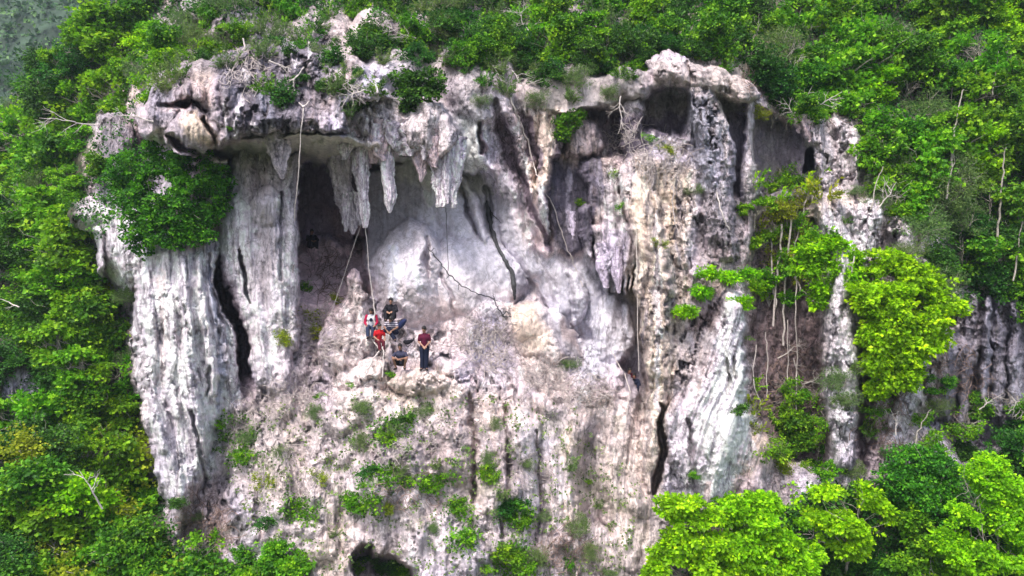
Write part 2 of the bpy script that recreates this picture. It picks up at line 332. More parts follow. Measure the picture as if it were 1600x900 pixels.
# ---- left fluted curtain
column([(300,330,58,-.2),(290,390,78,-1.2),(290,470,86,-1.6),(292,560,82,-1.8),(290,640,68,-1.9),(284,700,50,-1.9),(282,760,34,-1.7),(292,800,22,-1.4)], 2.2, ro=.45, fl=1.6)
column([(345,390,18,-.6),(350,470,22,-.9),(362,540,22,-1.0),(362,600,16,-1.0),(350,680,12,-.8)], 1.0, ro=.7, fl=1.2)
column([(240,640,20,-2.0),(258,720,20,-2.2),(280,790,16,-2.0),(276,830,12,-1.4)], .7, ro=.4, fl=1)
for p in ([(225,420,8,.3),(230,560,10,.5),(250,700,9,.4)],[(255,400,9,.4),(262,520,11,.5),(270,640,10,.5)],[(282,400,8,.4),(290,520,10,.5),(300,640,12,.6),(318,740,8,.5)],[(312,400,9,.3),(322,520,10,.5),(330,620,9,.4)],[(335,400,7,.4),(345,500,8,.4),(350,560,6,.3)]): ridge(p, .6)
crack([(330,400,4,.5),(345,470,5,.9),(352,540,4,.5)]); crack([(296,640,4,.7),(312,720,5,.8),(318,770,3,.5)]); crack([(322,570,5,.8),(320,620,3,.5)])
setY([(352,392),(362,440),(378,520),(396,590),(404,620),(386,625),(376,590),(368,540),(352,480),(344,430)], 3.0, 3, ro=.6)
# ---- second pillar, narrow at the foot
column([(385,248,18,-.2),(382,300,24,-.6),(378,350,32,-1.0),(385,420,34,-1.1),(396,480,30,-1.2),(410,540,26,-1.3),(426,600,24,-1.5)], 1.1, ro=.5, fl=.8)
column([(415,250,22,.0),(420,310,28,-.6),(424,370,34,-1.0),(426,440,36,-1.2),(428,510,34,-1.2),(432,580,28,-1.3),(440,640,24,-1.5)], 1.1, ro=.6, fl=.7)
column([(452,262,15,-.1),(452,330,16,-.6),(450,400,20,-.9),(452,470,18,-.9),(452,540,16,-1.0)], .8, ro=.6, fl=.7)
blob(418, 320, 22, 38, -1.4, .8, ro=.3)
crack([(376,390,3,.8),(381,430,5,1.5),(388,470,3,.8)], 1); crack([(440,300,5,.5),(438,360,5,.5),(436,440,4,.4)])
# ---- dome and lobes over the ledge
blob(640, 450, 66, 104, -.9, 3.2, ro=.2); blob(705, 455, 78, 78, .0, 2.4, ro=.16); blob(750, 435, 70, 66, .7, 2.0, ro=.1, rot=40)
blob(640, 375, 40, 28, 1.2, 1.2, ro=.15)
crack([(662,370,4,.5),(664,410,6,.9),(672,435,3,.4)], 1); crack([(690,425,4,.4),(706,470,5,.3),(712,500,4,.2)])
column([(557,436,11,-.1),(556,452,14,-.4),(553,476,24,-.7),(546,500,36,-.9),(540,530,44,-1.2)], .8, ro=.8)
blob(556, 438, 14, 13, -.4, .6, ro=.6); blob(560, 462, 14, 14, -.7, .5, ro=.8); blob(536, 492, 18, 16, -1.1, .5, ro=.8)
addY([(604,478),(622,478),(622,500),(604,500)], .5, 5)
# ---- ledge and slope with boulders
blob(530, 560, 34, 32, -1.3, 1.0, ro=.7); blob(570, 590, 40, 36, -1.6, 1.0, ro=.7); blob(560, 640, 50, 36, -2.2, 1.0, ro=.7)
blob(650, 602, 52, 20, -2.3, .9, ro=.35); blob(705, 578, 36, 20, -1.6, .7, ro=.6)
blob(826, 512, 40, 46, -.2, 1.6, ro=.35, rot=-25); blob(850, 545, 60, 36, -.1, 1.4, ro=.5, rot=25); blob(870, 550, 40, 36, .2, 1.2, ro=.4, rot=30)
column([(860,500,18,.5),(890,530,22,.4),(912,570,18,.6)], .9, ro=.2)
# folds above the right-hand hollow
column([(895,440,16,1.3),(900,470,14,1.0),(905,500,8,1.4)], .7, ro=.2, fl=.5)
column([(950,465,16,1.2),(948,510,22,.7),(955,560,24,.5),(975,590,10,1.0)], .9, ro=.25, fl=.8)
column([(972,480,10,1.5),(978,530,12,1.0),(980,560,8,1.2)], .6, ro=.25, fl=.5)
setY([(965,580),(978,555),(1000,545),(1002,612),(996,632),(984,618)], 2.3, 5, ro=.2)
setY([(940,578),(968,582),(985,620),(992,680),(996,770),(960,760),(930,640)], lambda x, y: -.6 - (y - 600) * .004, 8, ro=.6)
column([(975,640,14,-.9),(960,720,24,-1.6),(955,800,34,-2.0),(960,880,44,-2.4)], 1.0, ro=.7, fl=.4)
setY([(905,690),(935,670),(945,720),(938,830),(918,830),(905,760)], .3, 24, ro=.3)
# ---- lower face
column([(420,640,60,-1.0),(430,720,80,-2.0),(440,800,90,-2.8),(470,880,90,-3.4),(500,960,100,-4)], 2.0, ro=1, fl=.5)
column([(620,760,80,-3.2),(640,820,70,-3.6),(690,880,60,-4.0),(700,960,60,-4.4)], 1.2, ro=1.1, fl=.9)
for i in range(26):
    x = 380 + RNG.random() * 640; y = 610 + RNG.random() * 270; r = 12 + RNG.random() * 26
    s = window([x],[y],2); blob(x, y, r * (1 + RNG.random() * .6), r, float(Y[s].mean()) - .35, .8, rot=RNG.random() * 90 - 45)
setY([(555,905),(551,880),(557,862),(566,855),(577,850),(582,868),(598,866),(617,874),(634,886),(652,899),(656,960),(550,960)], lambda x, y: -1.2 + (905 - y) * .03, 4, ro=.9)
# ---- right wall: white ribs between dark gullies
column([(1300,330,28,.2),(1310,400,34,-.4),(1310,480,26,-.6),(1312,560,26,-.7),(1318,640,28,-.8),(1322,720,24,-.8)], 1.3, ro=.9, fl=1.2)
column([(1345,330,26,.6),(1352,420,26,.2)], 1.0, ro=1, fl=1.2)
column([(1420,370,40,.6),(1440,430,36,.3),(1440,500,34,.1),(1425,560,24,0),(1410,630,22,-.1),(1395,700,18,-.2)], 1.4, ro=1, fl=1.2)
column([(1470,520,20,.8),(1480,570,24,.6),(1460,640,16,.8)], 1, ro=1, fl=1)
setY([(1180,310),(1272,300),(1276,420),(1282,640),(1290,740),(1230,720),(1195,650),(1175,560),(1168,420)], 2.6, 10, ro=1.1, fl=.6)
setY([(1345,470),(1362,440),(1366,700),(1350,740),(1342,600)], 1.8, 8, ro=.8)
setY([(1440,640),(1480,650),(1500,560),(1640,480),(1640,680),(1500,720)], 3.4, 12, ro=1, fl=1.2)
for x in (1515, 1545, 1570, 1595): column([(x,470,9,2.6),(x-4,560,12,2.3),(x-8,650,10,2.4)], .7, ro=.9, fl=.9)
# ---- left outlier with hanging teeth
blob(150, 335, 45, 30, 2.0, 1.5, ro=1); blob(190, 380, 30, 60, 1.2, 1.2, ro=.8, fl=1, rot=-20)
column([(180,200,24,3.0),(170,250,26,2.8),(176,300,22,2.4),(186,340,20,1.8)], 1.2, ro=.9, fl=1.2)
column([(152,360,9,1.3),(158,400,8,1.3),(160,432,4,1.5)], .5, ro=.5, fl=1); column([(172,360,10,1.2),(178,385,7,1.2),(186,400,3,1.5)], .5, ro=.5, fl=1)
setY([(60,380),(145,370),(150,430),(195,440),(200,600),(140,560),(120,450)], 5.5, 14, ro=.8)
column([(0,600,50,1.8),(30,620,40,1.8)], .8, ro=.9, fl=1)

for x, y0, y1, w_, h_ in [(700,610,760,34,.5),(760,640,860,30,.6),(815,650,880,26,.5),(865,690,840,22,.5),(640,780,900,24,.5),(585,760,850,20,.4),(500,700,860,34,.5),(430,700,840,30,.5),(890,700,860,14,.5),(985,720,880,20,.5),(720,790,900,22,.4),(540,600,700,26,.4)]:
    ridge([(x, y0, w_ * .7, h_ * .3), (x + 5, (y0 + y1) / 2, w_, h_), (x + 2, y1, w_ * .8, h_ * .6)], .8)
crack([(735,620,5,.5),(740,700,7,.7),(732,780,5,.5)]); crack([(790,640,4,.5),(792,740,6,.7),(786,840,4,.5)]); crack([(842,680,4,.4),(845,780,5,.6),(838,850,4,.4)])
addY([(380,620),(1010,600),(1040,900),(380,940)], 0, 40, ro=.55, fl=.5)
addY([(820,640),(1000,620),(1040,900),(820,940)], 0, 30, fl=.8); addY([(400,760),(800,740),(820,940),(400,940)], 0, 40, fl=.6)
# ================================================================ relief detail
n1 = fbm(U * .55, Wc * .4, 21, 4); n2 = ridged(U * .9 + .3 * n1, Wc * .5, 31, 5, .5); n3 = ridged(U * 3.0 + .5 * n1, Wc * 1.0, 41, 4, .55)
n4 = fbm(U * 8, Wc * 6, 51, 3, .6)
lean = U + .10 * Wc * vn(U * .2, Wc * .1, 3) + .12 * fbm(U * 1.2, Wc * .7, 61, 3)
fl1 = ridged(lean * 1.5, Wc * .13, 71, 3, .55); fl2 = ridged(lean * 4.2, Wc * .3, 81, 3, .55)
c1, c2, cv = cells(U * .75 + .5 * n1 + .3 * n4, Wc * .42 + .35 * n2, 1)
c3, c4, cw = cells(U * 3.1 + .3 * n3, Wc * 1.7 + .3 * n1, 2)
rvar = .30 + .80 * sst(-.35, .35, fbm(U * .35, Wc * .3, 25, 3))
rg = np.clip(rough, 0, 1.3) * rvar
gut = sst(.10, 0, c2)                                     # joints between blocks
Y += rg * (-.55 * n2 + .32 * gut * sst(0, .35, n1) + .34 * (cv - .5) - .10 * n3 - .04 * n4 + .07 * sst(.12, 0, c4))
Y -= (flute * .8 + .25 * np.clip(rough, 0, 1)) * (.22 * fl1 + .10 * fl2)
Y -= .45 * n1 * np.clip(rough + .1, 0, 1)
Y -= (.16 + .12 * rough) * fbm(U * 1.3, Wc * .8, 27, 4)
pits = sst(.36, .48, fbm(U * 5, Wc * 3.0, 91, 2)) * rg
Y += .14 * pits
Y += .012 * fbm(U * 9, Wc * 9, 95, 3)
JXp = GX + rg * (1.6 * vn(U * 4.3, Wc * 3.1, 101) + 1.2 * vn(U * 10, Wc * 8, 103)); JYp = GY + rg * (1.6 * vn(U * 4.1, Wc * 3.3, 102) + 1.2 * vn(U * 10, Wc * 8, 104))
inner = (GX > -10) & (GX < 1610)

def surfY(px, py):
    i = int(np.clip(np.searchsorted(ax, px), 1, len(ax) - 1)); j = int(np.clip(np.searchsorted(ay, py), 1, len(ay) - 1))
    return float(Y[j, i])
def surf_med(px, py, r=8):
    s = window([px], [py], r); return float(np.median(Y[s]))
# ================================================================ colour zones of the stone (stains, lichen, fresh flowstone, soil), darker hollows, some painted shade
WHITE = (.70,.65,.69); LAV = (.52,.48,.58); CREAM = (.68,.55,.43); PINK = (.60,.48,.48); GREY = (.27,.25,.29); DGREY = (.10,.09,.115)
BLUEG = (.20,.20,.25); SOIL = (.15,.105,.11); BROWN = (.24,.16,.13); OLIVE = (.13,.13,.07); UNDER = (.06,.065,.035); BONE = (.50,.48,.42); TAN = (.42,.33,.26)
q1 = fbm(U * .5, Wc * .35, 121, 4); q2 = fbm(U * 1.3, Wc * .8, 131, 4); q3 = fbm(lean * 2.6, Wc * .3, 141, 4, .6); q4 = fbm(U * 4.5, Wc * 3.2, 151, 4, .6)
def mixc(col, m):
    global COL
    COL = COL * (1 - m[..., None]) + np.array(col) * m[..., None]
COL[:] = PINK
mixc(LAV, sst(-.25, .35, q1)); mixc(CREAM, .7 * sst(.05, .5, -q1 + .4 * q2)); mixc(WHITE, .75 * sst(.0, .45, q2 + .3 * q3)); mixc(GREY, .6 * sst(.12, .46, q3 - .1) * np.clip(.35 + rough, 0, 1))
fade = np.clip(rough, 0, 1)
mixc((.74,.72,.76), .5 * fade * sst(.2, .5, fbm(U * 3.7, Wc * 1.5, 181, 4, .6)))
# painted regions
P = paint
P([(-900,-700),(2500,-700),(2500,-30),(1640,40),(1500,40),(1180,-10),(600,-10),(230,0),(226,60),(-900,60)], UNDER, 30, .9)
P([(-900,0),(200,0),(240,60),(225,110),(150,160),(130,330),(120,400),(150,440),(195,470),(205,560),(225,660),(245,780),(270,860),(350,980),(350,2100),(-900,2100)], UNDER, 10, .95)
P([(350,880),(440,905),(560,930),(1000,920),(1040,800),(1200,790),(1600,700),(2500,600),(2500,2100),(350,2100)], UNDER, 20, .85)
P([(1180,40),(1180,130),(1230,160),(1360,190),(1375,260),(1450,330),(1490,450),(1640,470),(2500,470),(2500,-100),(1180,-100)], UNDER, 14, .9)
P([(230,0),(560,0),(560,100),(420,90),(230,140)], (.28,.25,.27), 20, .8); P([(560,0),(1180,0),(1180,60),(1000,80),(780,75),(560,60)], SOIL, 16, .6)
P([(150,180),(195,170),(200,300),(165,330),(150,250)], GREY, 10, .8); P([(0,585),(60,590),(75,630),(20,650),(0,640)], LAV, 5, .95)
P([(125,310),(205,330),(212,440),(190,440),(140,400),(120,350)], WHITE, 8, .8)
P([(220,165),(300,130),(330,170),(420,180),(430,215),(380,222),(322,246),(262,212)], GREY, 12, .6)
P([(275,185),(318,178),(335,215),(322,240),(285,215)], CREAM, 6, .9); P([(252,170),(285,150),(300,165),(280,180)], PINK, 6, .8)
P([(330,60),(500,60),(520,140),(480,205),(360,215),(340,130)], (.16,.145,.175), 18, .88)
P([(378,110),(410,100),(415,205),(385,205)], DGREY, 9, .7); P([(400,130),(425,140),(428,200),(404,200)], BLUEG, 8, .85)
for x, y0, y1 in ((372,140,165),(374,170,188),(350,165,190),(386,100,140),(444,80,110),(462,60,105),(352,200,220),(372,190,214),(395,195,208),(418,190,206),(484,66,100)): streak([(x,y0,4),(x+2,(y0+y1)/2,6),(x+2,y1,5)], WHITE, .9)
streak([(258,158,4),(285,168,7),(302,160,4),(325,172,4)], (.10,.04,.05), .8)
P([(318,246),(360,226),(440,206),(560,212),(700,245),(700,290),(560,264),(440,256),(345,256)], BONE, 3, 1)
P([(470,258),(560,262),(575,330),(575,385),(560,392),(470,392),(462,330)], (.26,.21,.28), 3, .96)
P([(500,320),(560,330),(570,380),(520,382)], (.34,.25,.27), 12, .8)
P([(466,388),(582,380),(586,440),(556,500),(470,510),(464,440)], (.58,.45,.48), 5, .92)  # cave floor painted paler to make up for the weak light inside
P([(572,268),(655,255),(668,330),(636,372),(600,420),(578,440),(570,380)], (.38,.37,.42), 5, .95)
P([(600,255),(655,250),(690,262),(700,290),(640,290),(600,280)], (.50,.49,.45), 8, .9)
P([(640,340),(690,300),(720,270),(800,330),(845,430),(800,460),(700,420)], (.53,.52,.58), 10, .9)
P([(680,262),(760,270),(770,300),(700,310)], (.50,.49,.45), 8, .7)
P([(575,400),(610,360),(660,350),(700,400),(790,450),(780,480),(700,500),(600,480)], (.56,.53,.57), 12, .85)
P([(580,450),(620,440),(700,470),(740,500),(700,540),(600,540)], (.58,.50,.50), 14, .6)
streak([(612,390,10),(614,430,13),(612,465,8)], (.60,.63,.74), .7); streak([(650,420,8),(655,450,6)], (.74,.72,.78), .7)
P([(690,165),(745,165),(764,210),(756,262),(710,266),(690,200)], (.74,.76,.80), 8, .95)
for pts in ([(768,160,7),(782,205,10),(797,245,12),(820,300,11),(846,350,9),(858,392,5)], [(800,150,5),(816,200,7),(830,250,6)], [(690,200,5),(694,240,6),(700,290,5)], [(872,190,6),(868,260,7),(872,330,7)], [(750,185,4),(758,235,6)], [(822,190,6),(838,240,8),(846,260,5)]): streak(pts, (.22,.17,.21), .95)
P([(862,248),(938,242),(942,312),(930,350),(914,396),(884,402),(864,388)], (.095,.085,.12), 5, .96)  # shade of the niche painted into the stone over the carved recess
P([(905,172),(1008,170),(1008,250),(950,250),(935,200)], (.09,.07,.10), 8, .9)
P([(885,200),(935,195),(925,240),(895,262),(880,250)], PINK, 6, .9)
streak([(892,265,3),(890,330,3),(893,380,2)], LAV, .7); streak([(852,290,6),(852,330,7),(858,365,4)], WHITE, .9)
P([(830,125),(1000,120),(1000,165),(905,170),(850,165)], (.42,.38,.38), 8, .85); P([(745,150),(850,150),(850,175),(770,180)], (.36,.33,.35), 8, .7)
P([(540,160),(600,148),(690,160),(722,195),(722,250),(600,250),(545,214)], (.62,.55,.55), 6, .8)
P([(560,-20),(1010,-20),(1010,90),(860,100),(700,90),(560,100)], (.30,.26,.27), 16, .75)  # top rim painted greyer to offset the sky light on it
P([(700,70),(1000,80),(1000,125),(700,150)], (.44,.38,.39), 12, .7)
P([(600,80),(740,80),(760,180),(690,180),(620,170)], (.42,.38,.39), 14, .7); P([(690,100),(712,100),(728,220),(706,220)], (.25,.22,.26), 8, .6)
P([(830,400),(1000,420),(1002,560),(930,600),(840,520)], (.52,.52,.58), 12, .85)
P([(880,500),(915,520),(912,575),(880,575)], (.26,.20,.19), 6, .8)
P([(964,575),(1002,540),(1002,650),(984,650)], (.20,.18,.22), 4, .95)
P([(1000,150),(1130,150),(1180,170),(1180,195),(1000,200)], (.20,.19,.17), 6, .8)
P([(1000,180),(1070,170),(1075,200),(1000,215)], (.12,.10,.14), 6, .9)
P([(1015,90),(1100,85),(1180,130),(1180,155),(1100,145),(1020,130)], (.44,.38,.36), 6, .85)
P([(1075,150),(1110,150),(1120,260),(1150,400),(1090,330),(1075,220)], (.32,.32,.38), 8, .85); P([(1100,290),(1160,300),(1165,420),(1095,420)], (.30,.26,.27), 12, .7)
P([(1120,180),(1136,180),(1142,300),(1130,300)], (.60,.54,.54), 5, .8)
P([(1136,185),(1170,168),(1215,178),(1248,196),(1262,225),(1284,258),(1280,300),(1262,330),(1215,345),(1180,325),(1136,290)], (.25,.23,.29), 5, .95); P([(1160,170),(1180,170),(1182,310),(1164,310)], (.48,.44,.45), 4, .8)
P([(1264,170),(1300,165),(1366,200),(1340,290),(1290,310)], (.56,.50,.51), 6, .9)
P([(985,250),(1080,260),(1080,420),(1050,560),(1030,760),(1005,760),(1002,560),(985,460)], (.68,.56,.44), 14, .85)
for pts in ([(1010,300,5),(1012,420,7),(1008,560,5)],[(1034,320,4),(1040,450,6),(1036,600,5)],[(1062,300,6),(1066,420,8)],[(1095,300,9),(1098,420,7)]): streak(pts, (.30,.25,.25), .55)
streak([(1024,330,4),(1026,470,6),(1022,640,5)], WHITE, .7); streak([(1048,300,5),(1052,380,6)], (.60,.44,.30), .6)
streak([(1055,400,14),(1050,500,16),(1055,560,12)], (.40,.35,.33), .7)
P([(1060,500),(1110,480),(1130,540),(1100,640),(1060,640)], (.38,.35,.37), 14, .6); P([(1075,440),(1120,440),(1140,480),(1120,520),(1070,510)], SOIL, 10, .75)
P([(1135,480),(1168,500),(1172,640),(1150,740),(1130,800),(1090,780),(1095,660),(1120,560)], (.76,.73,.80), 8, .92)
P([(1035,640),(1090,600),(1100,700),(1080,780),(1040,760)], (.66,.62,.68), 12, .7); streak([(1106,760,8),(1102,785,6)], TAN, .6)
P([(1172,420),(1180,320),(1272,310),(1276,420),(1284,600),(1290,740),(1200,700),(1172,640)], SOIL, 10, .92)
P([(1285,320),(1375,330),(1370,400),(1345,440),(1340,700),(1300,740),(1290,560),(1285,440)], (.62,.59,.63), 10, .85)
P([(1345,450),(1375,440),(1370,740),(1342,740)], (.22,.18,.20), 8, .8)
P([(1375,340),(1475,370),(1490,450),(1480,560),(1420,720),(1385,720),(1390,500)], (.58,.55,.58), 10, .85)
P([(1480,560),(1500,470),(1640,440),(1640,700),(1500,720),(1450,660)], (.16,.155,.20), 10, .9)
P([(1535,480),(1560,480),(1560,690),(1530,690)], (.26,.26,.33), 8, .7); P([(1575,560),(1600,560),(1600,660),(1575,660)], (.28,.28,.33), 8, .7)
# curtain and pillars
P([(215,390),(345,385),(390,600),(310,790),(280,800),(225,660),(205,540)], (.72,.68,.72), 8, .85)
streak([(332,420,7),(340,500,9),(344,580,7),(338,640,4)], (.34,.36,.44), .85); streak([(212,500,7),(222,600,8),(230,640,6)], (.46,.42,.43), .6); streak([(250,420,6),(252,600,8)], (.62,.54,.48), .5)
P([(350,250),(465,250),(468,440),(470,600),(420,640),(390,560),(345,420)], (.70,.65,.70), 8, .85)
P([(402,300),(425,300),(432,360),(420,470),(400,470)], (.42,.38,.41), 10, .8); P([(375,250),(440,255),(440,300),(380,300)], (.50,.44,.44), 10, .6); P([(385,275),(420,275),(425,300),(392,305)], (.28,.22,.24), 8, .5)
P([(350,400),(362,440),(378,520),(400,600),(404,640),(380,640),(366,540),(346,460)], (.16,.12,.15), 4, .9)  # shade of the gap between curtain and second pillar painted in
P([(430,590),(530,500),(560,580),(520,680),(400,720),(345,690)], (.46,.38,.40), 20, .55)
P([(470,480),(550,500),(520,560),(480,600),(450,560)], (.36,.30,.32), 14, .6)
P([(540,440),(575,440),(590,500),(620,600),(700,620),(640,660),(540,680),(515,560)], (.68,.58,.53), 12, .7)
P([(780,480),(840,470),(880,540),(900,640),(820,600)], (.60,.49,.42), 12, .6); streak([(870,510,10),(895,550,12),(906,580,7)], (.36,.34,.37), .7)
P([(900,680),(940,640),(945,740),(938,840),(915,840),(900,760)], (.30,.29,.34), 14, .8)
P([(940,620),(1000,640),(1030,780),(1030,900),(940,900),(945,740)], (.62,.52,.47), 14, .6)
P([(820,840),(940,830),(960,900),(820,910)], (.32,.27,.28), 16, .7); P([(690,700),(760,690),(760,760),(700,760)], (.33,.26,.28), 16, .6)
P([(360,640),(440,640),(450,760),(380,800),(340,740)], (.42,.38,.39), 18, .6); P([(260,780),(340,740),(370,860),(300,880)], (.36,.29,.28), 12, .8)
P([(553,905),(552,872),(558,850),(578,848),(622,868),(652,905),(656,960),(550,960)], (.13,.10,.10), 4, .9)
P([(400,660),(560,640),(640,700),(700,760),(560,830),(420,830)], (.40,.36,.35), 30, .35)
P([(350,640),(1000,620),(1030,900),(400,900)], (.60,.52,.49), 40, .5)
P([(690,70),(1018,85),(1012,128),(850,122),(700,108)], (.24,.22,.22), 8, .9)  # brow painted dark to offset the light on its rounded top
P([(505,-10),(575,-10),(600,60),(560,100),(515,80)], (.50,.43,.42), 10, .8); P([(1195,180),(1210,185),(1214,330),(1196,320)], (.36,.34,.38), 6, .6); P([(1235,200),(1250,205),(1262,320),(1240,320)], (.15,.13,.17), 6, .6)
P([(796,425),(826,432),(832,470),(804,474)], (.22,.21,.25), 6, .85)
P([(796,480),(830,470),(850,500),(862,550),(830,560),(800,520)], (.62,.50,.41), 8, .85); streak([(852,490,6),(876,520,9),(890,560,8)], (.30,.28,.32), .8)
P([(650,470),(725,470),(735,560),(690,600),(640,590)], (.58,.48,.47), 14, .7)
P([(600,586),(700,584),(730,620),(640,640),(580,620)], (.66,.54,.46), 10, .7)
P([(690,660),(790,660),(820,760),(720,800)], (.34,.28,.31), 24, .4); P([(560,690),(700,680),(720,740),(560,760)], (.30,.24,.25), 18, .5)
# mottled dark soil, darker pits and dry brown growth on the lower and rougher faces
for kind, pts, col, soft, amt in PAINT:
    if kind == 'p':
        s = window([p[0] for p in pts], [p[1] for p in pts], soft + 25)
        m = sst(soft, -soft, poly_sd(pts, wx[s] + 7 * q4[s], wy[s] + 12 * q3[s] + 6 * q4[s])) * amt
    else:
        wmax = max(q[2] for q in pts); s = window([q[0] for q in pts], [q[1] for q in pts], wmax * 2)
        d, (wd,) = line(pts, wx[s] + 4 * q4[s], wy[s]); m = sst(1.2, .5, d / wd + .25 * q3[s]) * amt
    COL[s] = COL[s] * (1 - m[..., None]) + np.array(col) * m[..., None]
fade = np.clip(rough, 0, 1)
mixc((.30,.24,.25), .45 * fade * sst(.18, .5, q4 + .4 * q2 - .06))
mixc((.14,.12,.13), .5 * fade * sst(.33, .50, fbm(U * 2.4, Wc * 2.0, 161, 5, .65)))
mixc((.10,.09,.10), .85 * pits)  # carved pits coloured darker through their own depth mask
mixc((.24,.22,.26), .6 * np.clip(flute, 0, 1) * sst(.12, .42, fbm(lean * 5.5, Wc * .5, 171, 4, .65)))
mixc((.13,.12,.13), .7 * np.clip(flute, 0, 1) * sst(.28, .42, fbm(lean * 8, Wc * .9, 175, 3, .65)))
COL *= (1 + .22 * fbm(U * 6, Wc * 4, 191, 4, .65))[..., None] * (1 + .10 * q2)[..., None]
lowg = sst(600, 640, GY) * sst(1045, 1000, GX) * sst(330, 360, GX)
mixc((.15,.16,.08), .4 * lowg * sst(.1, .45, fbm(U * 1.1, Wc * 1.2, 201, 5, .65)))
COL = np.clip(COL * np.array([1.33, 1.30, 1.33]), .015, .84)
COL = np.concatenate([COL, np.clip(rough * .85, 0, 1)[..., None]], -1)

K = (Y - CAMY) / -CAMY / PPM
VX = (JXp - 800) * K; VZ = (450 - JYp) * K
nr, nc = Y.shape; idx = np.arange(nr * nc).reshape(nr, nc)
F = np.stack([idx[:-1, :-1], idx[1:, :-1], idx[1:, 1:], idx[:-1, 1:]], -1).reshape(-1, 4)
# the hillside ends at a skyline on the upper left, the far hill stands behind it
sky_line = np.interp(GX, [-900,-300,-100,0,60,130,200,260], [700,420,260,175,110,40,-20,-400])
keep = (GY > sky_line)[:-1, :-1].reshape(-1)
V = np.stack([VX, Y, VZ], -1).reshape(-1, 3)
F = F[keep]; used = np.zeros(len(V), bool); used[F.ravel()] = True; rm = np.cumsum(used) - 1
cliff = mk('cliff_face', V[used], rm[F], ROCK, col=COL.reshape(-1, 4)[used]); cliff['kind'] = 'structure'
cliff['label'] = 'pale streaked limestone cliff face with overhang, hollows and fluted pillars'

# ================================================================ SETTING BEYOND THE CLIFF
def simple(name, col, rough_=0.9, spec=0.2, var=0.25, scale=8, bump=0.0, trans=0.0):
    m, t, p = mat(name); n = t.nodes; l = t.links
    x = n.new('ShaderNodeTexNoise'); x.inputs['Scale'].default_value = scale; x.inputs['Detail'].default_value = 5
    tc = n.new('ShaderNodeTexCoord'); l.new(tc.outputs['Object'], x.inputs['Vector'])
    r = n.new('ShaderNodeValToRGB'); l.new(x.outputs['Fac'], r.inputs['Fac'])
    r.color_ramp.elements[0].position = .3; r.color_ramp.elements[1].position = .7
    r.color_ramp.elements[0].color = tuple(c * (1 - var) for c in col) + (1,); r.color_ramp.elements[1].color = tuple(min(1, c * (1 + var)) for c in col) + (1,)
    l.new(r.outputs[0], p.inputs['Base Color']); p.inputs['Roughness'].default_value = rough_; p.inputs['Specular IOR Level'].default_value = spec
    if bump:
        b = n.new('ShaderNodeBump'); b.inputs['Distance'].default_value = bump; l.new(x.outputs['Fac'], b.inputs['Height']); l.new(b.outputs[0], p.inputs['Normal'])
    return m
M_GROUND = simple('forest floor', (.05, .07, .025), scale=.6, var=.5)
M_HILL = simple('hill vegetation', (.045, .075, .05), scale=.3, var=.6)
M_TRUNK = simple('thin trunk bark', (.24, .22, .19), scale=14, var=.3)
M_BARK = simple('pale bark', (.34, .30, .27), scale=14, var=.35)
M_DRY = simple('dry twigs', (.40, .35, .34), scale=9, var=.4)
M_DRYB = simple('brown dry twigs', (.24, .17, .15), scale=9, var=.4)
M_ROOT = simple('hanging root', (.48, .43, .41), scale=9, var=.25)
M_DARKROOT = simple('dark root', (.055, .055, .06), scale=9, var=.4, rough_=.6)

gx, gy = np.meshgrid(np.linspace(-900, 900, 120), np.linspace(-500, 1300, 120))
gz = -20 + 3 * fbm(gx * .02, gy * .02, 301, 3)
idx2 = np.arange(gx.size).reshape(gx.shape)
F2 = np.stack([idx2[:-1, :-1], idx2[:-1, 1:], idx2[1:, 1:], idx2[1:, :-1]], -1).reshape(-1, 4)
setp(mk('ground', np.stack([gx, gy, gz], -1).reshape(-1, 3), F2, M_GROUND), kind='structure')
# far hill behind the upper left skyline: a steep slope rising away
hu, hv = np.meshgrid(np.linspace(0, 1, 160), np.linspace(0, 1, 100))
hx = -190 + 190 * hu; hy = 62 + 70 * hv + 10 * hu; hz = -22 + 118 * hv ** .9 + 7 * fbm(hu * 9, hv * 7, 311, 4) ; hy = hy + 6 * fbm(hu * 10, hv * 9, 315, 4)
idx3 = np.arange(hx.size).reshape(hx.shape)
F3 = np.stack([idx3[:-1, :-1], idx3[:-1, 1:], idx3[1:, 1:], idx3[1:, :-1]], -1).reshape(-1, 4)
HILLV = np.stack([hx, hy, hz], -1)
setp(mk('far_hill', HILLV.reshape(-1, 3), F3, M_HILL), kind='structure')

# ================================================================ tubes
def tube(pts, rad, sides=6):
    P_ = [Vector(p) for p in pts]; n = len(P_); V = []; Fq = []
    up = Vector((0.31, 0.87, 0.2))
    for i, p in enumerate(P_):
        t = (P_[min(i + 1, n - 1)] - P_[max(i - 1, 0)]).normalized()
        a = t.cross(up).normalized(); b = t.cross(a).normalized(); r = rad[i] if hasattr(rad, '__len__') else rad
        for k in range(sides):
            th = 2 * math.pi * k / sides; V.append(p + a * (math.cos(th) * r) + b * (math.sin(th) * r))
    for i in range(n - 1):
        for k in range(sides):
            k2 = (k + 1) % sides; Fq.append((i * sides + k, i * sides + k2, (i + 1) * sides + k2, (i + 1) * sides + k))
    return np.array([tuple(v) for v in V]), np.array(Fq)
def join(parts):
    V = []; Fq = []; o = 0
    for v, f in parts: V.append(v); Fq.append(f + o); o += len(v)
    return np.concatenate(V), np.concatenate(Fq)
def wander(a, b, n, amp, rnd, sag=0):
    a = Vector(a); b = Vector(b); L = (b - a).length; out = []; off = Vector((0, 0, 0))
    for i in range(n + 1):
        t = i / n
        if 0 < i < n: off += Vector((rnd.gauss(0, 1), rnd.gauss(0, 1), rnd.gauss(0, .7))) * amp * L / n
        out.append(a.lerp(b, t) + off * math.sin(math.pi * min(1, t * 1.0)) + Vector((0, 0, -sag * math.sin(math.pi * t))))
    return out

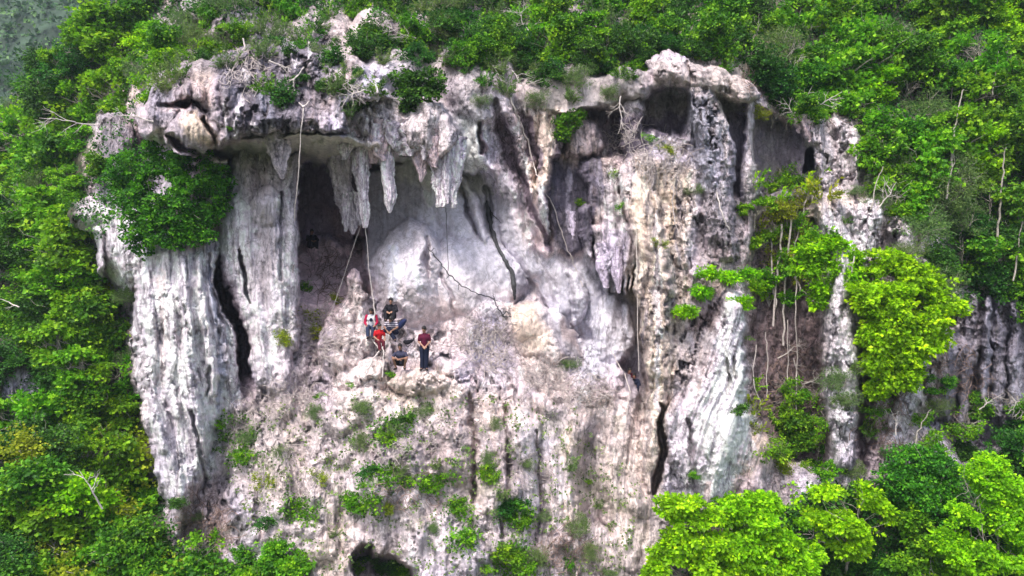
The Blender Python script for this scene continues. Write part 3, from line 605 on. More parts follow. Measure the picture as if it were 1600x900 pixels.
# ================================================================ stalactites (parts of the cliff)
def stalactite(name, pts, Yc, seed, col=WHITE, dark=GREY, flat=.8, label=None, knob=.12):
    """pts (px, py, halfwidth px) from root to tip"""
    rows, sides = 190, 44
    ts = np.linspace(0, 1, rows); k = np.linspace(0, 1, len(pts)); pa = np.array(pts, float)
    cx_ = np.interp(ts, k, pa[:, 0]); cy_ = np.interp(ts, k, pa[:, 1]); cw_ = np.interp(ts, k, pa[:, 2])
    kk = (Yc - CAMY) / -CAMY / PPM
    th = np.linspace(0, 2 * math.pi, sides, endpoint=False)
    T, A = np.meshgrid(ts, th, indexing='ij')
    X0 = np.interp(T, ts, (cx_ - 800) * kk); Z0 = np.interp(T, ts, (450 - cy_) * kk); Rr = np.interp(T, ts, cw_ * kk)
    nx, ny = np.cos(A), np.sin(A)
    nz = fbm(nx * 2.2 + seed, T * 2.0 + ny * 2.2, 400 + seed % 7, 4); rib = ridged(nx * 3.5 + seed * 3.1, ny * 3.5 + T * .9, 410, 3)
    knb = vn(T * 9 + seed, nx * .8 + 3, 420)
    fine = fbm(nx * 7 + seed, T * 26 * (abs(pts[-1][1] - pts[0][1]) / 160) + ny * 7, 450, 4, .65); fr = ridged(nx * 8 + seed + .8 * nz, ny * 8 + T * 3, 455, 3)
    lum = fbm(nx * 1.3 + seed, T * 5 * (abs(pts[-1][1] - pts[0][1]) / 160), 452, 4, .6)
    rr = Rr * (1 + .40 * nz + .24 * rib + .20 * fr + .42 * fine + .5 * lum + knob * knb) * (1 + .12 * np.exp(-T * 6))
    wob = .10 * vn(T * 5 + seed * 1.7, T * 0 + .5, 430)
    Vv = np.stack([X0 + rr * nx + wob, Yc + rr * ny * flat, Z0 + .02 * nz], -1)
    tip = np.array([[X0[-1, 0] , Yc, Z0[-1, 0] - .02]])
    ii = np.arange(rows * sides).reshape(rows, sides)
    Fq = np.stack([ii[:-1], ii[1:], np.roll(ii[1:], -1, 1), np.roll(ii[:-1], -1, 1)], -1).reshape(-1, 4)
    m = sst(-.1, .5, fbm(nx * 4 + seed, T * 6 + ny * 4, 440, 4))[..., None]
    m = np.clip(m * .45 + .5 * sst(.05, .45, fr)[..., None] * (nz[..., None] < .1) + .5 * sst(.12, .4, -fine)[..., None], 0, .9); c = np.array(col) * (1 - m) + np.array(dark) * m
    c = c * (1 + .2 * fbm(nx * 9, T * 24 + ny * 9, 445, 3))[..., None]
    o = mk(name, Vv.reshape(-1, 3), Fq[:, ::-1], ROCK, cliff, np.concatenate([np.clip(c * np.array([1.5, 1.4, 1.5]), 0.02, .88).reshape(-1, 3), np.full((c.size // 3, 1), .35)], 1))
    if label: o['label'] = label
    return o
ST = [
 ([(430,178,24),(434,205,20),(436,235,13),(438,262,8),(441,280,2)], -2.7, (.50,.46,.47), (.14,.13,.15), 'dark-topped stalactite hanging before the smooth ceiling'),
 ([(530,222,15),(532,250,15),(536,290,13),(545,318,14),(550,338,11),(552,352,7),(552,366,2)], 1.2, (.55,.53,.55), (.30,.28,.31), 'fat grey knobbly flowstone at the cave mouth'),
 ([(566,190,18),(567,215,13),(565,240,9),(567,275,8),(569,310,6),(571,335,7),(570,356,3)], -1.3, WHITE, (.25,.22,.24), 'long white stalactite with a root hanging from its tip'),
 ([(582,190,18),(582,205,14),(582,235,11),(583,256,4)], -1.2, PINK, (.30,.25,.27), None),
 ([(603,195,20),(602,218,13),(604,240,10),(606,275,9),(608,300,8),(608,318,6),(609,333,1.5)], -1.4, WHITE, GREY, 'long pointed white stalactite right of the cave mouth'),
 ([(626,190,22),(628,200,20),(630,225,14),(632,244,8)], -1.3, WHITE, (.4,.34,.34), None),
 ([(652,200,22),(655,222,15),(657,245,10),(657,268,6),(658,284,1.5)], -1.2, PINK, GREY, 'short pink-white stalactite'),
 ([(680,205,16),(684,230,14),(688,270,11),(690,300,9),(692,324,6)], -1.1, WHITE, (.2,.18,.2), 'broad white stalactite of the pair over the dome'),
 ([(702,215,14),(706,245,12),(709,280,9),(708,305,7),(706,326,4)], -1.0, WHITE, GREY, None),
 ([(552,190,12),(551,205,9),(552,228,4)], -1.5, PINK, GREY, None),
 ([(545,190,14),(543,215,12),(541,236,8),(540,250,3)], -1.5, WHITE, (.3,.27,.3), None),
 ([(592,190,14),(593,220,11),(594,240,7),(595,252,2)], -1.7, PINK, GREY, None), ([(617,200,12),(618,222,9),(619,236,3)], -1.6, WHITE, GREY, None),
 ([(640,205,14),(642,228,10),(643,244,3)], -1.6, WHITE, GREY, None), ([(670,205,16),(673,232,12),(675,252,6),(676,262,2)], -1.5, PINK, GREY, 'stubby pink-white stalactite'),
 ([(716,215,9),(718,245,6),(719,262,2)], -1.1, LAV, GREY, None), ([(560,200,10),(559,240,7),(558,268,5),(558,284,2)], -1.0, WHITE, GREY, None),
 ([(578,205,9),(577,240,7),(576,262,3)], -.8, LAV, GREY, None),
 ([(523,215,9),(522,245,8),(524,268,3)], 1.0, LAV, GREY, None), ([(544,300,7),(541,330,6),(540,350,4),(540,362,1.5)], .9, WHITE, GREY, None), ([(560,300,6),(561,330,5),(562,352,1.5)], .8, WHITE, GREY, None),
 ([(610,190,10),(612,216,8),(613,232,2)], -1.9, WHITE, GREY, None), ([(662,200,12),(664,228,8),(665,250,2)], -1.7, WHITE, GREY, None), ([(694,215,9),(697,255,7),(699,290,5),(700,318,1.5)], -1.3, WHITE, GREY, None),
 ([(678,215,8),(680,245,6),(682,262,1.5)], -1.7, PINK, GREY, None), ([(588,195,8),(588,222,6),(588,238,1.5)], -1.9, WHITE, GREY, None), ([(712,225,7),(713,262,6),(714,290,1.5)], -.9, LAV, GREY, None),
 ([(1262,180,8),(1264,205,6),(1266,222,2)], 1.0, PINK, GREY, None),
 ([(1247,185,6),(1249,200,4),(1250,208,1.5)], 1.4, PINK, GREY, None),
 ([(945,380,9),(946,420,8),(948,450,3)], .2, LAV, GREY, None), ([(964,385,8),(966,430,6),(966,458,2)], .1, LAV, GREY, None),
 ([(893,330,5),(894,350,4),(895,368,1.5)], .9, LAV, GREY, None),
]
for i, (pts, Yc, col, dk, lab) in enumerate(ST): stalactite('stalactite', pts, Yc, i + 1, col, dk, label=lab)

# ================================================================ FOLIAGE
def leafmat(name, a, b, c, transl=0.35):
    """three leaf greens picked per leaf, tuned a little per tree"""
    m = bpy.data.materials.new(name); m.use_nodes = True; t = m.node_tree; n = t.nodes; l = t.links
    p = n['Principled BSDF']; out = n['Material Output']
    att = n.new('ShaderNodeVertexColor'); att.layer_name = 'Leaf'
    sep = n.new('ShaderNodeSeparateColor'); l.new(att.outputs['Color'], sep.inputs[0])
    r = n.new('ShaderNodeValToRGB'); l.new(sep.outputs[0], r.inputs['Fac']); e = r.color_ramp.elements
    e[0].position = .1; e[0].color = a + (1,); e[1].position = .95; e[1].color = c + (1,); k = e.new(.55); k.color = b + (1,)
    oi = n.new('ShaderNodeObjectInfo'); h = n.new('ShaderNodeHueSaturation')
    mr = n.new('ShaderNodeMapRange'); l.new(oi.outputs['Random'], mr.inputs['Value']); mr.inputs['To Min'].default_value = .485; mr.inputs['To Max'].default_value = .515
    mv = n.new('ShaderNodeMapRange'); l.new(sep.outputs[1], mv.inputs['Value']); mv.inputs['To Min'].default_value = .75; mv.inputs['To Max'].default_value = 1.25
    l.new(mr.outputs[0], h.inputs['Hue']); l.new(mv.outputs[0], h.inputs['Value']); l.new(r.outputs[0], h.inputs['Color'])
    l.new(h.outputs[0], p.inputs['Base Color']); p.inputs['Roughness'].default_value = .55; p.inputs['Specular IOR Level'].default_value = .25
    tr = n.new('ShaderNodeBsdfTranslucent'); l.new(h.outputs[0], tr.inputs['Color'])
    mx = n.new('ShaderNodeMixShader'); mx.inputs[0].default_value = transl
    l.new(p.outputs[0], mx.inputs[1]); l.new(tr.outputs[0], mx.inputs[2]); l.new(mx.outputs[0], out.inputs['Surface'])
    return m
L_LIME = leafmat('lime leaves', (.12,.29,.005), (.27,.62,.006), (.50,.83,.01), .45)
L_GREEN = leafmat('green leaves', (.035,.12,.008), (.105,.31,.013), (.25,.47,.02), .4)
L_FRESH = leafmat('fresh leaves', (.06,.17,.009), (.16,.42,.012), (.33,.58,.018), .42)
L_DARK = leafmat('dark leaves', (.02,.07,.012), (.045,.165,.018), (.11,.29,.025), .35)
L_DENSE = leafmat('dense creeper leaves', (.025,.10,.008), (.08,.27,.011), (.19,.44,.018), .35)
L_GREY = leafmat('grey-green leaves', (0.095,0.162,0.054), (0.149,0.243,0.068), (0.216,0.338,0.072), .35)
L_OLIVE = leafmat('yellow-green leaves', (0.162,0.216,0.011), (0.270,0.365,0.013), (0.432,0.486,0.027), .4)
L_FAR = leafmat('far leaves', (0.041,0.101,0.036), (0.068,0.149,0.045), (0.121,0.230,0.054), .2)

def unit(v): return v / (np.linalg.norm(v, axis=-1, keepdims=True) + 1e-9)
def leaves(blobs, nclump, per, cr, ls, seed, lw=.45, shell=(.55, 1.05), up=.55, hang=0.0, flat=.7, gap=.0):
    """leaf faces gathered in clumps spread through the crown volume; blobs (x,y,z,rx,ry,rz)"""
    g = np.random.default_rng(seed); B = np.array(blobs, float); ar = (B[:, 3] * B[:, 4] * B[:, 5]) ** .67; pr = ar / ar.sum()
    bi = g.choice(len(B), nclump, p=pr); dv = unit(g.normal(size=(nclump, 3))); dv[:, 1] -= .25; dv[:, 2] += .15; dv = unit(dv)
    rad = shell[0] + (shell[1] - shell[0]) * g.random(nclump) ** .6
    rad = rad * (1 + .45 * vn(dv[:, 0] * 3 + seed, dv[:, 2] * 3 + bi * 7.7, 500))
    cc = B[bi, :3] + dv * B[bi, 3:] * rad[:, None]
    if gap:
        q = vn(cc[:, 0] / cr * .28 + seed, cc[:, 2] / cr * .28, 501) > -1 + gap * 1.2; cc = cc[q]; dv = dv[q]
    nclump = len(cc); cv = np.clip(.42 + .32 * g.normal(size=nclump), 0, 1); cs = .5 + 1.1 * g.random(nclump) ** 1.5
    ci = np.repeat(np.arange(nclump), per); N = len(ci)
    o = unit(g.normal(size=(N, 3))); rr = g.random(N) ** .5
    pos = cc[ci] + o * (rr * cr * cs[ci])[:, None] * np.array([1, 1, flat])
    out = unit(o + dv[ci] * .6 + np.array([0, 0, -.35 - hang]))           # the leaf points away from its clump and droops
    nrm = unit(dv[ci] * .7 + np.array([0, 0, up]) + .45 * g.normal(size=(N, 3)))
    side = unit(np.cross(out, nrm)); nr2 = unit(np.cross(side, out)); s = ls * (.6 + .8 * g.random(N))
    a = pos; b = pos + out * (s * .5)[:, None] + side * (s * lw)[:, None] + nr2 * (s * .10)[:, None]
    t = pos + out * s[:, None]; c = pos + out * (s * .5)[:, None] - side * (s * lw)[:, None] + nr2 * (s * .10)[:, None]
    V = np.stack([a, b, t, c], 1).reshape(-1, 3); Fq = np.arange(N * 4).reshape(N, 4)
    col = np.zeros((N, 3)); col[:, 0] = np.clip(cv[ci] + .12 * g.normal(size=N), 0, 1); col[:, 1] = np.clip(.5 + .2 * g.normal(size=N), 0, 1)
    return V, Fq, np.repeat(col, 4, 0)
def rblobs(seed, n, R0=1.0, c=(0, 0, 0), sx=1, sz=.85, r=.5):
    g = random.Random(seed); out = []
    for i in range(n):
        a = g.random() * 6.28; q = math.sqrt(g.random()) * R0 * .72; z = (g.random() * 2 - 1) * R0 * .6
        k = r * (.65 + .7 * g.random()); out.append((c[0] + math.cos(a) * q * sx, c[1] + math.sin(a) * q * .7, c[2] + z * sz, k, k * .9, k * .75))
    return out
def limbs(blobs, base, seed, r0=.06, fork=None, twig=True):
    g = random.Random(seed); bs = sorted(blobs, key=lambda b: -b[3])[:9]; base = Vector(base)
    ctr = Vector((0, 0, 0))
    for b in blobs: ctr += Vector(b[:3])
    ctr /= len(blobs); fk = Vector(fork) if fork else base.lerp(ctr, .55)
    ps = [tube(wander(base, fk, 6, .25, g), [r0 * (1 - .35 * i / 6) for i in range(7)], 7)]
    for b in bs:
        e = Vector(b[:3]); ps.append(tube(wander(fk, e, 5, .3, g), [r0 * .55 * (1 - .75 * i / 5) for i in range(6)], 5))
        if twig:
            for _ in range(4):
                d_ = Vector((g.gauss(0, 1), g.gauss(0, 1) - .4, g.gauss(0, 1) + .3)).normalized() * b[3] * 1.0
                m_ = fk.lerp(e, .5 + .5 * g.random()); ps.append(tube(wander(m_, e + d_, 4, .3, g), [r0 * .2 * (1 - .7 * i / 4) for i in range(5)], 4))
    return join(ps)

def new_root(name, loc, rz=0.0, s=1.0, tilt=0.0):
    o = bpy.data.objects.new(name, None); C.objects.link(o); o.empty_display_size = .2
    o.location = loc; o.rotation_euler = (tilt, 0, rz); o.scale = (s, s, s) if not hasattr(s, '__len__') else s
    return o
KIND = {}
def mesh_only(name, V, Fq, m, col=None, attr='Leaf'):
    o = mk(name, V, Fq, m, None, col, smooth=False, attr=attr); me = o.data; bpy.data.objects.remove(o); return me
def tree_kind(key, seed, nb, nclump, per, cr, ls, m, bark=M_BARK, ctr=(0, -.55, 1.25), r=.5, sz=.85, r0=.05, **kw):
    bl = rblobs(seed, nb, 1.0, ctr, 1, sz, r); V, Fq, c = leaves(bl, nclump, per, cr, ls, seed, **kw)
    tv, tf = limbs(bl, (0, 0, 0), seed + 1, r0)
    KIND.setdefault(key, []).append(dict(crown=mesh_only('crown', V, Fq, m, c), trunk=mesh_only('trunk', tv, tf, bark), ctr=ctr))
for i in range(3): tree_kind('forest', 11 + i, 12, 520, 13, .17, .105, L_GREEN, gap=.5, flat=.5)
for i in range(3): tree_kind('fresh', 21 + i, 12, 430, 12, .19, .125, L_FRESH, gap=.5, flat=.5)
for i in range(3): tree_kind('dark', 31 + i, 12, 560, 13, .17, .085, L_DARK, gap=.55, flat=.5)
for i in range(2): tree_kind('lime', 41 + i, 12, 430, 12, .19, .12, L_LIME, gap=.5, lw=.4, flat=.45)
for i in range(2): tree_kind('olive', 51 + i, 8, 200, 9, .17, .10, L_OLIVE, gap=.6)
for i in range(2): tree_kind('airy', 121 + i, 14, 330, 11, .16, .12, L_FRESH, gap=.8, flat=.4, r=.34)
for i in range(3): tree_kind('grey', 61 + i, 10, 330, 10, .17, .10, L_GREY, gap=.5, lw=.16)
for i in range(2): tree_kind('loose', 71 + i, 9, 190, 10, .18, .13, L_FRESH, gap=.5, lw=.34)
for i in range(3): tree_kind('tuft', 81 + i, 5, 110, 10, .2, .16, L_FRESH, ctr=(0, -.35, .45), r=.5, r0=.03, gap=.3, lw=.3)
for i in range(2): tree_kind('darktuft', 91 + i, 6, 150, 10, .2, .15, L_DARK, ctr=(0, -.35, .45), r=.5, r0=.03, gap=.3, lw=.35)
def feather(key, seed, m, nl=26, lw=.12, ls=.22, den=16, ctr=(0, -.4, .75)):
    """arching stems with narrow leaves all along them"""
    g = random.Random(seed); gn = np.random.default_rng(seed); ps = []; LV = []; LC = []
    for i in range(nl):
        a = g.random() * 6.28; e = Vector((math.cos(a) * (.4 + .7 * g.random()), -.45 + math.sin(a) * .6, .35 + g.random() * 1.2)); path = wander((0, 0, 0), e, 7, .18, g, sag=-.2)
        ps.append(tube(path, [.018 * (1 - .8 * k / 7) for k in range(8)], 4)); cvv = g.random()
        for q in range(den * 3):
            t = .25 + .75 * g.random(); f = t * 7; k = min(6, int(f)); p = path[k].lerp(path[k + 1], f - k)
            dr = ((path[k + 1] - path[k]).normalized() + Vector((g.gauss(0, .6), g.gauss(0, .6), g.gauss(0, .5) - .1))).normalized()
            sd = dr.cross(Vector((g.gauss(0, 1), g.gauss(0, 1), g.gauss(0, 1)))).normalized(); s = ls * (.5 + .7 * g.random())
            LV += [tuple(p), tuple(p + dr * s * .5 + sd * s * lw), tuple(p + dr * s), tuple(p + dr * s * .5 - sd * s * lw)]; LC += [(cvv, g.random(), 0)] * 4
    tv, tf = join(ps); n = len(LV) // 4
    KIND.setdefault(key, []).append(dict(crown=mesh_only('crown', np.array(LV), np.arange(n * 4).reshape(n, 4), m, np.array(LC)), trunk=mesh_only('stems', tv, tf, M_DRY), ctr=ctr))
feather('feather', 101, L_GREY); feather('feather', 102, L_GREEN); feather('feather', 103, L_GREY, nl=34)
feather('spray', 111, L_LIME, nl=12, lw=.2, ls=.26, den=9); feather('spray', 112, L_OLIVE, nl=12, lw=.2, ls=.26, den=9)

# ---- labels: each plant is told apart by the two landmarks it stands by
MARKS = [('the white rock outcrop at the left edge',30,610),('the pale dead branch',145,740),('the fluted curtain',290,560),('the foot of the fluted curtain',290,790),('the dense creeper mound',265,310),
 ('the nose of the overhang',290,200),('the left outlier with teeth',160,390),('the far hazy hill',30,30),('the upper-left grey rib',175,250),('the dark streaked overhang',400,150),('the smooth ceiling',500,235),
 ('the hanging stalactites',620,230),('the round green shrub over the stalactites',650,140),('the top boulders',590,60),('the cream boulder slab',1080,110),('the twin ribs',860,220),('the grey arch',940,145),
 ('the dark niche',1040,185),('the shadowed purple hollow',1230,240),('the ragged pink curtain',1310,230),('the hanging lime tree',1400,480),('the long cream column',1020,480),('the white flowstone bulge',1130,640),
 ('the upper-right corner',1580,20),('the thin pale trunk',1495,200),('the dark streaked right wall',1550,560),('the right edge',1600,300),('the standing person',663,545),('the cave',510,330),('the pillar beside the cave',420,450),
 ('the dark bottom opening',600,880),('the grey gully',920,740),('the brown gully',1230,560),('the dark round tree',1440,740),('the round lime trees',1180,830),('the bottom edge centre',750,890),('the bottom-right corner',1590,890),
 ('the bottom-left corner',10,890),('the top edge centre',820,0),('the pale bare patch at the top',1215,20),('the green shrub line on the lower face',640,745),('the white rib behind the lime tree',1315,350)]
USED = {}
def direction(dx, dy, nm):
    a = math.degrees(math.atan2(-dy, dx)); r = math.hypot(dx, dy); q = '' 
    names = ['right of', 'above and right of', 'above', 'above and left of', 'left of', 'below and left of', 'below', 'below and right of']
    d_ = names[int(((a + 22.5) % 360) // 45)]
    if r < 40: d_ = 'close ' + ('by' if True else '')
    return d_ + ' ' + nm
def describe(base, px, py, group):
    ms = sorted(MARKS, key=lambda m_: math.hypot(px - m_[1], py - m_[2]))[:9]
    cands = []
    for a in ms:
        s = base + ', ' + direction(px - a[1], py - a[2], a[0]); cands.append(s)
    for a in ms:
        for b in ms:
            if a[0] < b[0]:
                s = base + ' ' + direction(px - a[1], py - a[2], a[0]) + ', ' + direction(px - b[1], py - b[2], b[0]); cands.append(s)
    cands = [s for s in cands if len(s.replace('-', ' ').split()) <= 16]
    for s in cands:
        if s not in USED: USED[s] = group; return s, group
    for s in cands:
        if USED[s] == group: return s, group
    return cands[0], group
WORDS = dict(forest=('broadleaf_tree','tree',['bushy mid-green tree','leafy green tree']), airy=('slender_tree','tree',['airy bright green tree with open branches']), fresh=('broadleaf_tree','tree',['fresh green bushy tree','bright green leafy tree']), dark=('dark_tree','tree',['dark green tree','shady deep-green tree']),
 lime=('lime_tree','tree',['lime-green tree']), olive=('yellow_green_bush','bush',['yellow-green open bush']), grey=('grey_green_bush','bush',['grey-green thin-leaved bush','dull grey-green bush']), loose=('slender_tree','tree',['loose bright-leaved sapling']),
 tuft=('leafy_tuft','plant',['small bright leafy tuft','little green tuft']), darktuft=('leafy_tuft','plant',['small dark green shrub']), feather=('wiry_shrub','shrub',['wiry shrub with narrow leaves']), spray=('leafy_spray','plant',['thin arching leafy spray']))
def plant(kind, px, py, rpx, group=None, label=None, Yc=None, rnd=random, name=None, sq=1.0, dy=.55):
    v = KIND[kind][rnd.randrange(len(KIND[kind]))]; Ys = surf_med(px, py, 10) if Yc is None else Yc
    s = rpx * (Ys - CAMY) / -CAMY / PPM; Yc_ = Ys - dy * s
    p = at(px, py, Yc_); rz = (rnd.random() - .5) * 1.6; k = Vector(v['ctr']); k = Matrix.Rotation(rz, 3, 'Z') @ k
    nm, cat, words = WORDS[kind]
    root = new_root(name or nm, p - k * s, rz, (s, s, s * sq))
    for key in ('trunk', 'crown'):
        o = bpy.data.objects.new('stems' if (key == 'trunk' and kind in ('feather', 'spray')) else key, v[key]); C.objects.link(o); o.parent = root
    if label is None:
        w0 = words[rnd.randrange(len(words))]; n0 = len(USED); label, group2 = describe(w0, px, py, group or 'plants')
        if len(USED) == n0: label, group2 = describe('small ' + w0 if rpx < 30 else 'larger ' + w0, px, py, group or 'plants')
        group = group2
    setp(root, label, cat, group); return root
AVOID = [(30,612,46),(180,240,30),(165,380,50),(1215,20,34),(172,470,22),(1350,410,20),(600,40,26),(1310,230,62),(1390,350,34),(1450,385,26),(1320,360,34),(1120,95,30),(540,40,28),(385,85,26),(90,330,22)]
PLACED = []
def inpoly(pts, x, y):
    return poly_sd(pts, np.array([float(x)]), np.array([float(y)]))[0] < 0
def scatter(pts, n, rlo, rhi, kinds, group, seed, sq=1.0):
    g = random.Random(seed); xs = [p[0] for p in pts]; ys = [p[1] for p in pts]; mine = []
    for i in range(n):
        best = None; bd = -1
        for _ in range(24):
            x = g.uniform(min(xs), max(xs)); y = g.uniform(min(ys), max(ys))
            if not inpoly(pts, x, y) or any(math.hypot(x - a, y - b) < c for a, b, c in AVOID): continue
            dd = min([math.hypot(x - a, y - b) for a, b in mine + PLACED] + [1e9])
            if dd > bd: bd = dd; best = (x, y)
        if best is None: continue
        mine.append(best)
    mine.sort(key=lambda q: q[1])
    for x, y in mine:
        k = g.choices(list(kinds), list(kinds.values()))[0]; r = g.uniform(rlo, rhi) * (.6 if 'tuft' in k else 1)
        plant(k, x, y, r, group, rnd=g, sq=sq * g.uniform(.85, 1.15))
    PLACED.extend(mine)

# ---- the two trees with a shape of their own
def shaped_tree(name, label, cat, blobs_px, Yc, nclump, per, cr, ls, m, seed, trunk_from, r0=.07, group=None, bark=M_BARK, thick=.8, lobe=1.0, **kw):
    """blobs_px (px, py, rx px, ry px, dY): the crown built round its own limbs"""
    kk = (Yc - CAMY) / -CAMY / PPM; base = at(*trunk_from); bl = []
    for x, y, rx, ry, dyy in blobs_px:
        p = at(x, y, Yc + dyy) - base; bl.append((p.x, p.y, p.z, rx * kk * lobe, (rx + ry) / 2 * kk * thick, ry * kk * lobe))
    V, Fq, c = leaves(bl, nclump, per, cr, ls, seed, **kw); tv, tf = limbs(bl, (0, 0, 0), seed, r0)
    root = new_root(name, base); o = mk('crown', V, Fq, m, root, c, smooth=False, attr='Leaf'); mk('trunk', tv, tf, bark, root)
    return setp(root, label, cat, group)
shaped_tree('creeper_mound', 'dense rounded dark green creeper mound over the fluted curtain', 'creeper',
  [(215,265,36,30,0),(255,250,40,24,0),(300,270,44,28,-.2),(335,290,26,32,0),(200,300,30,30,.2),(240,310,44,34,-.5),(290,320,46,34,-.6),(330,325,24,24,-.1),(225,350,28,28,-.3),(262,360,40,26,-.7),(305,362,34,22,-.5),(222,385,14,16,0),(180,285,20,16,.4)],
  -1.2, 2600, 14, .15, .095, L_DENSE, 201, (270, 380, .2), group=None, gap=.6, flat=.45, shell=(.5, 1.18))
shaped_tree('lime_tree', 'big vivid lime-green tree hanging against the white right-hand ribs', 'tree',
  [(1380,412,36,22,.2),(1420,425,40,26,0),(1450,460,32,28,0),(1400,470,50,32,-.4),(1360,470,34,30,-.2),(1440,500,42,30,-.2),(1380,520,40,34,-.3),(1420,545,40,30,-.3),(1455,530,24,24,0),(1375,570,28,24,-.2),(1405,590,36,22,-.2),(1370,610,18,16,0),(1490,485,18,20,.2)],
  -1.0, 3100, 13, .16, .15, L_LIME, 202, (1400, 560, .4), gap=.6, flat=.4, shell=(.45, 1.1), lobe=.86, lw=.36)
shaped_tree('lime_tree', 'sparse lime-green spray of branches left of the hanging lime tree', 'tree',
  [(1270,392,26,14,0),(1300,385,24,14,0),(1265,420,22,12,0),(1300,415,26,14,0),(1325,432,24,14,0),(1290,448,24,12,.1),(1330,405,16,12,.1),(1280,470,14,10,.2),(1310,460,20,10,.1)],
  -.4, 620, 12, .16, .15, L_LIME, 203, (1300, 520, 1.4), gap=.35, lw=.36, r0=.04)
shaped_tree('lime_tree', 'wide lime-green tree at the bottom, under the white flowstone bulge', 'tree',
  [(1065,790,36,24,0),(1100,830,50,34,-.3),(1060,860,40,30,0),(1120,875,50,34,-.4),(1050,900,44,24,-.2),(1030,880,20,20,0)],
  -4.2, 2600, 13, .15, .125, L_LIME, 204, (1100, 960, -3), gap=.6, flat=.4, shell=(.45, 1.1), lobe=.86, lw=.4)
shaped_tree('lime_tree', 'wide lime-green tree at the bottom, right of its twin under the flowstone', 'tree',
  [(1150,800,34,26,0),(1195,790,40,26,0),(1190,830,56,34,-.4),(1235,840,44,34,-.3),(1170,870,52,34,-.5),(1230,885,54,30,-.5),(1265,870,24,30,0),(1220,775,28,16,.2)],
  -3.9, 3200, 13, .15, .125, L_LIME, 205, (1210, 960, -3), gap=.6, flat=.4, shell=(.45, 1.1), lobe=.86, lw=.4)
shaped_tree('lime_tree', 'yellower lime tree in front of the white rib foot, bottom right', 'tree',
  [(1310,775,40,16,0),(1345,780,30,24,0),(1290,800,34,22,0),(1330,815,48,24,-.3),(1370,800,24,22,0),(1320,845,36,18,-.2),(1335,860,26,14,-.1)],
  -3.3, 1500, 12, .16, .13, L_LIME, 206, (1330, 940, -2.4), gap=.65, lw=.4, flat=.4, lobe=.9)
shaped_tree('round_tree', 'round dark green tree standing between the lime trees, lower right', 'tree',
  [(1430,725,40,30,0),(1465,735,30,30,0),(1410,755,34,30,-.2),(1450,775,40,32,-.3),(1420,795,30,22,0)],
  -2.6, 1400, 14, .14, .09, L_DENSE, 207, (1440, 850, -1.6), gap=.1)
shaped_tree('lime_tree', 'lime-green tree filling the bottom-right corner', 'tree',
  [(1510,760,38,28,0),(1560,770,44,34,0),(1600,800,40,40,0),(1530,815,48,36,-.4),(1580,860,50,40,-.5),(1520,870,46,34,-.4),(1480,840,28,30,0),(1630,870,40,50,0),(1545,730,34,20,.2)],
  -4.4, 3400, 13, .14, .11, L_LIME, 208, (1560, 960, -3.6), gap=.6, flat=.4, shell=(.45, 1.1), lobe=.86, lw=.4)
shaped_tree('lime_tree', 'small lime-green tree below the round dark tree', 'tree',
  [(1425,815,24,20,0),(1445,850,34,22,0),(1420,885,30,20,0),(1470,885,30,20,0)], -3.2, 800, 12, .14, .115, L_FRESH, 209, (1440, 950, -2.6), gap=.3, lw=.4)
shaped_tree('round_shrub', 'round dark green shrub over the stalactites', 'shrub',
  [(640,130,26,20,0),(665,128,26,18,0),(650,150,26,18,-.2),(640,165,16,12,0),(680,140,12,12,0)], -1.4, 560, 12, .12, .10, L_DARK, 210, (650, 160, -.6), gap=.2)
shaped_tree('shrub', 'grass-green shrub hanging beside the twin ribs', 'shrub',
  [(885,190,18,14,0),(880,210,14,12,0),(900,180,12,10,0)], .3, 200, 10, .11, .09, L_DENSE, 211, (886, 195, .8), gap=.3)
for i, (x, y) in enumerate([(1105,425),(1135,432),(1165,425),(1180,445),(1095,455),(1070,485),(1155,470)]):
    shaped_tree('fern', describe('bright layered fern frond', x, y, 'ferns')[0], 'fern', [(x,y,18,6,0),(x+6,y+5,14,6,0)], surf_med(x, y) - .5, 70, 12, .13, .12, L_LIME, 220 + i, (x, y + 22, surf_med(x, y)), r0=.02, group='ferns over the white flowstone bulge', lw=.25)

# ---- forest and shrubs, zone by zone
FOR = dict(forest=5, fresh=4, dark=3, lime=.5, olive=.6)
scatter([(0,150),(60,110),(130,50),(200,0),(250,0),(235,70),(205,120),(175,165),(130,200),(150,250),(120,300),(0,300)], 38, 24, 48, dict(forest=3, fresh=6, dark=1, grey=1.5, airy=4, lime=.8), 'trees on the upper left slope', 301)
scatter([(0,320),(60,330),(110,360),(125,430),(150,520),(200,600),(205,650),(90,640),(70,560),(0,560)], 32, 28, 50, dict(forest=5, fresh=3, dark=3, airy=2), 'trees on the slope left of the fluted curtain', 302)
scatter([(-20,660),(80,640),(205,660),(230,760),(255,850),(300,900),(300,930),(-20,930)], 36, 36, 56, dict(forest=4, fresh=5, dark=1.5, olive=1.5, lime=1), 'trees of the lower left forest', 303)
scatter([(130,440),(205,440),(205,600),(150,560)], 6, 18, 28, dict(grey=2, forest=2, olive=1), 'bushes under the left outlier', 304)
scatter([(230,60),(330,60),(300,110),(240,140),(210,140)], 8, 22, 34, dict(grey=2, forest=3, feather=2, fresh=1), 'bushes on top of the overhang nose', 305)
scatter([(235,-20),(560,-20),(560,30),(480,60),(330,50),(235,40)], 16, 24, 38, dict(feather=4, forest=2, grey=3, fresh=1), 'bushes along the top left rim', 306)
scatter([(400,125),(560,110),(610,130),(560,180),(480,165),(420,175)], 9, 18, 26, dict(darktuft=3, feather=2, grey=1, dark=1), 'shrubs on the ledge over the ceiling', 307)
scatter([(560,-20),(800,-20),(800,70),(640,50),(560,40)], 14, 24, 36, dict(dark=3, feather=4, forest=2, grey=2), 'shrubs on the top rim above the stalactites', 308)
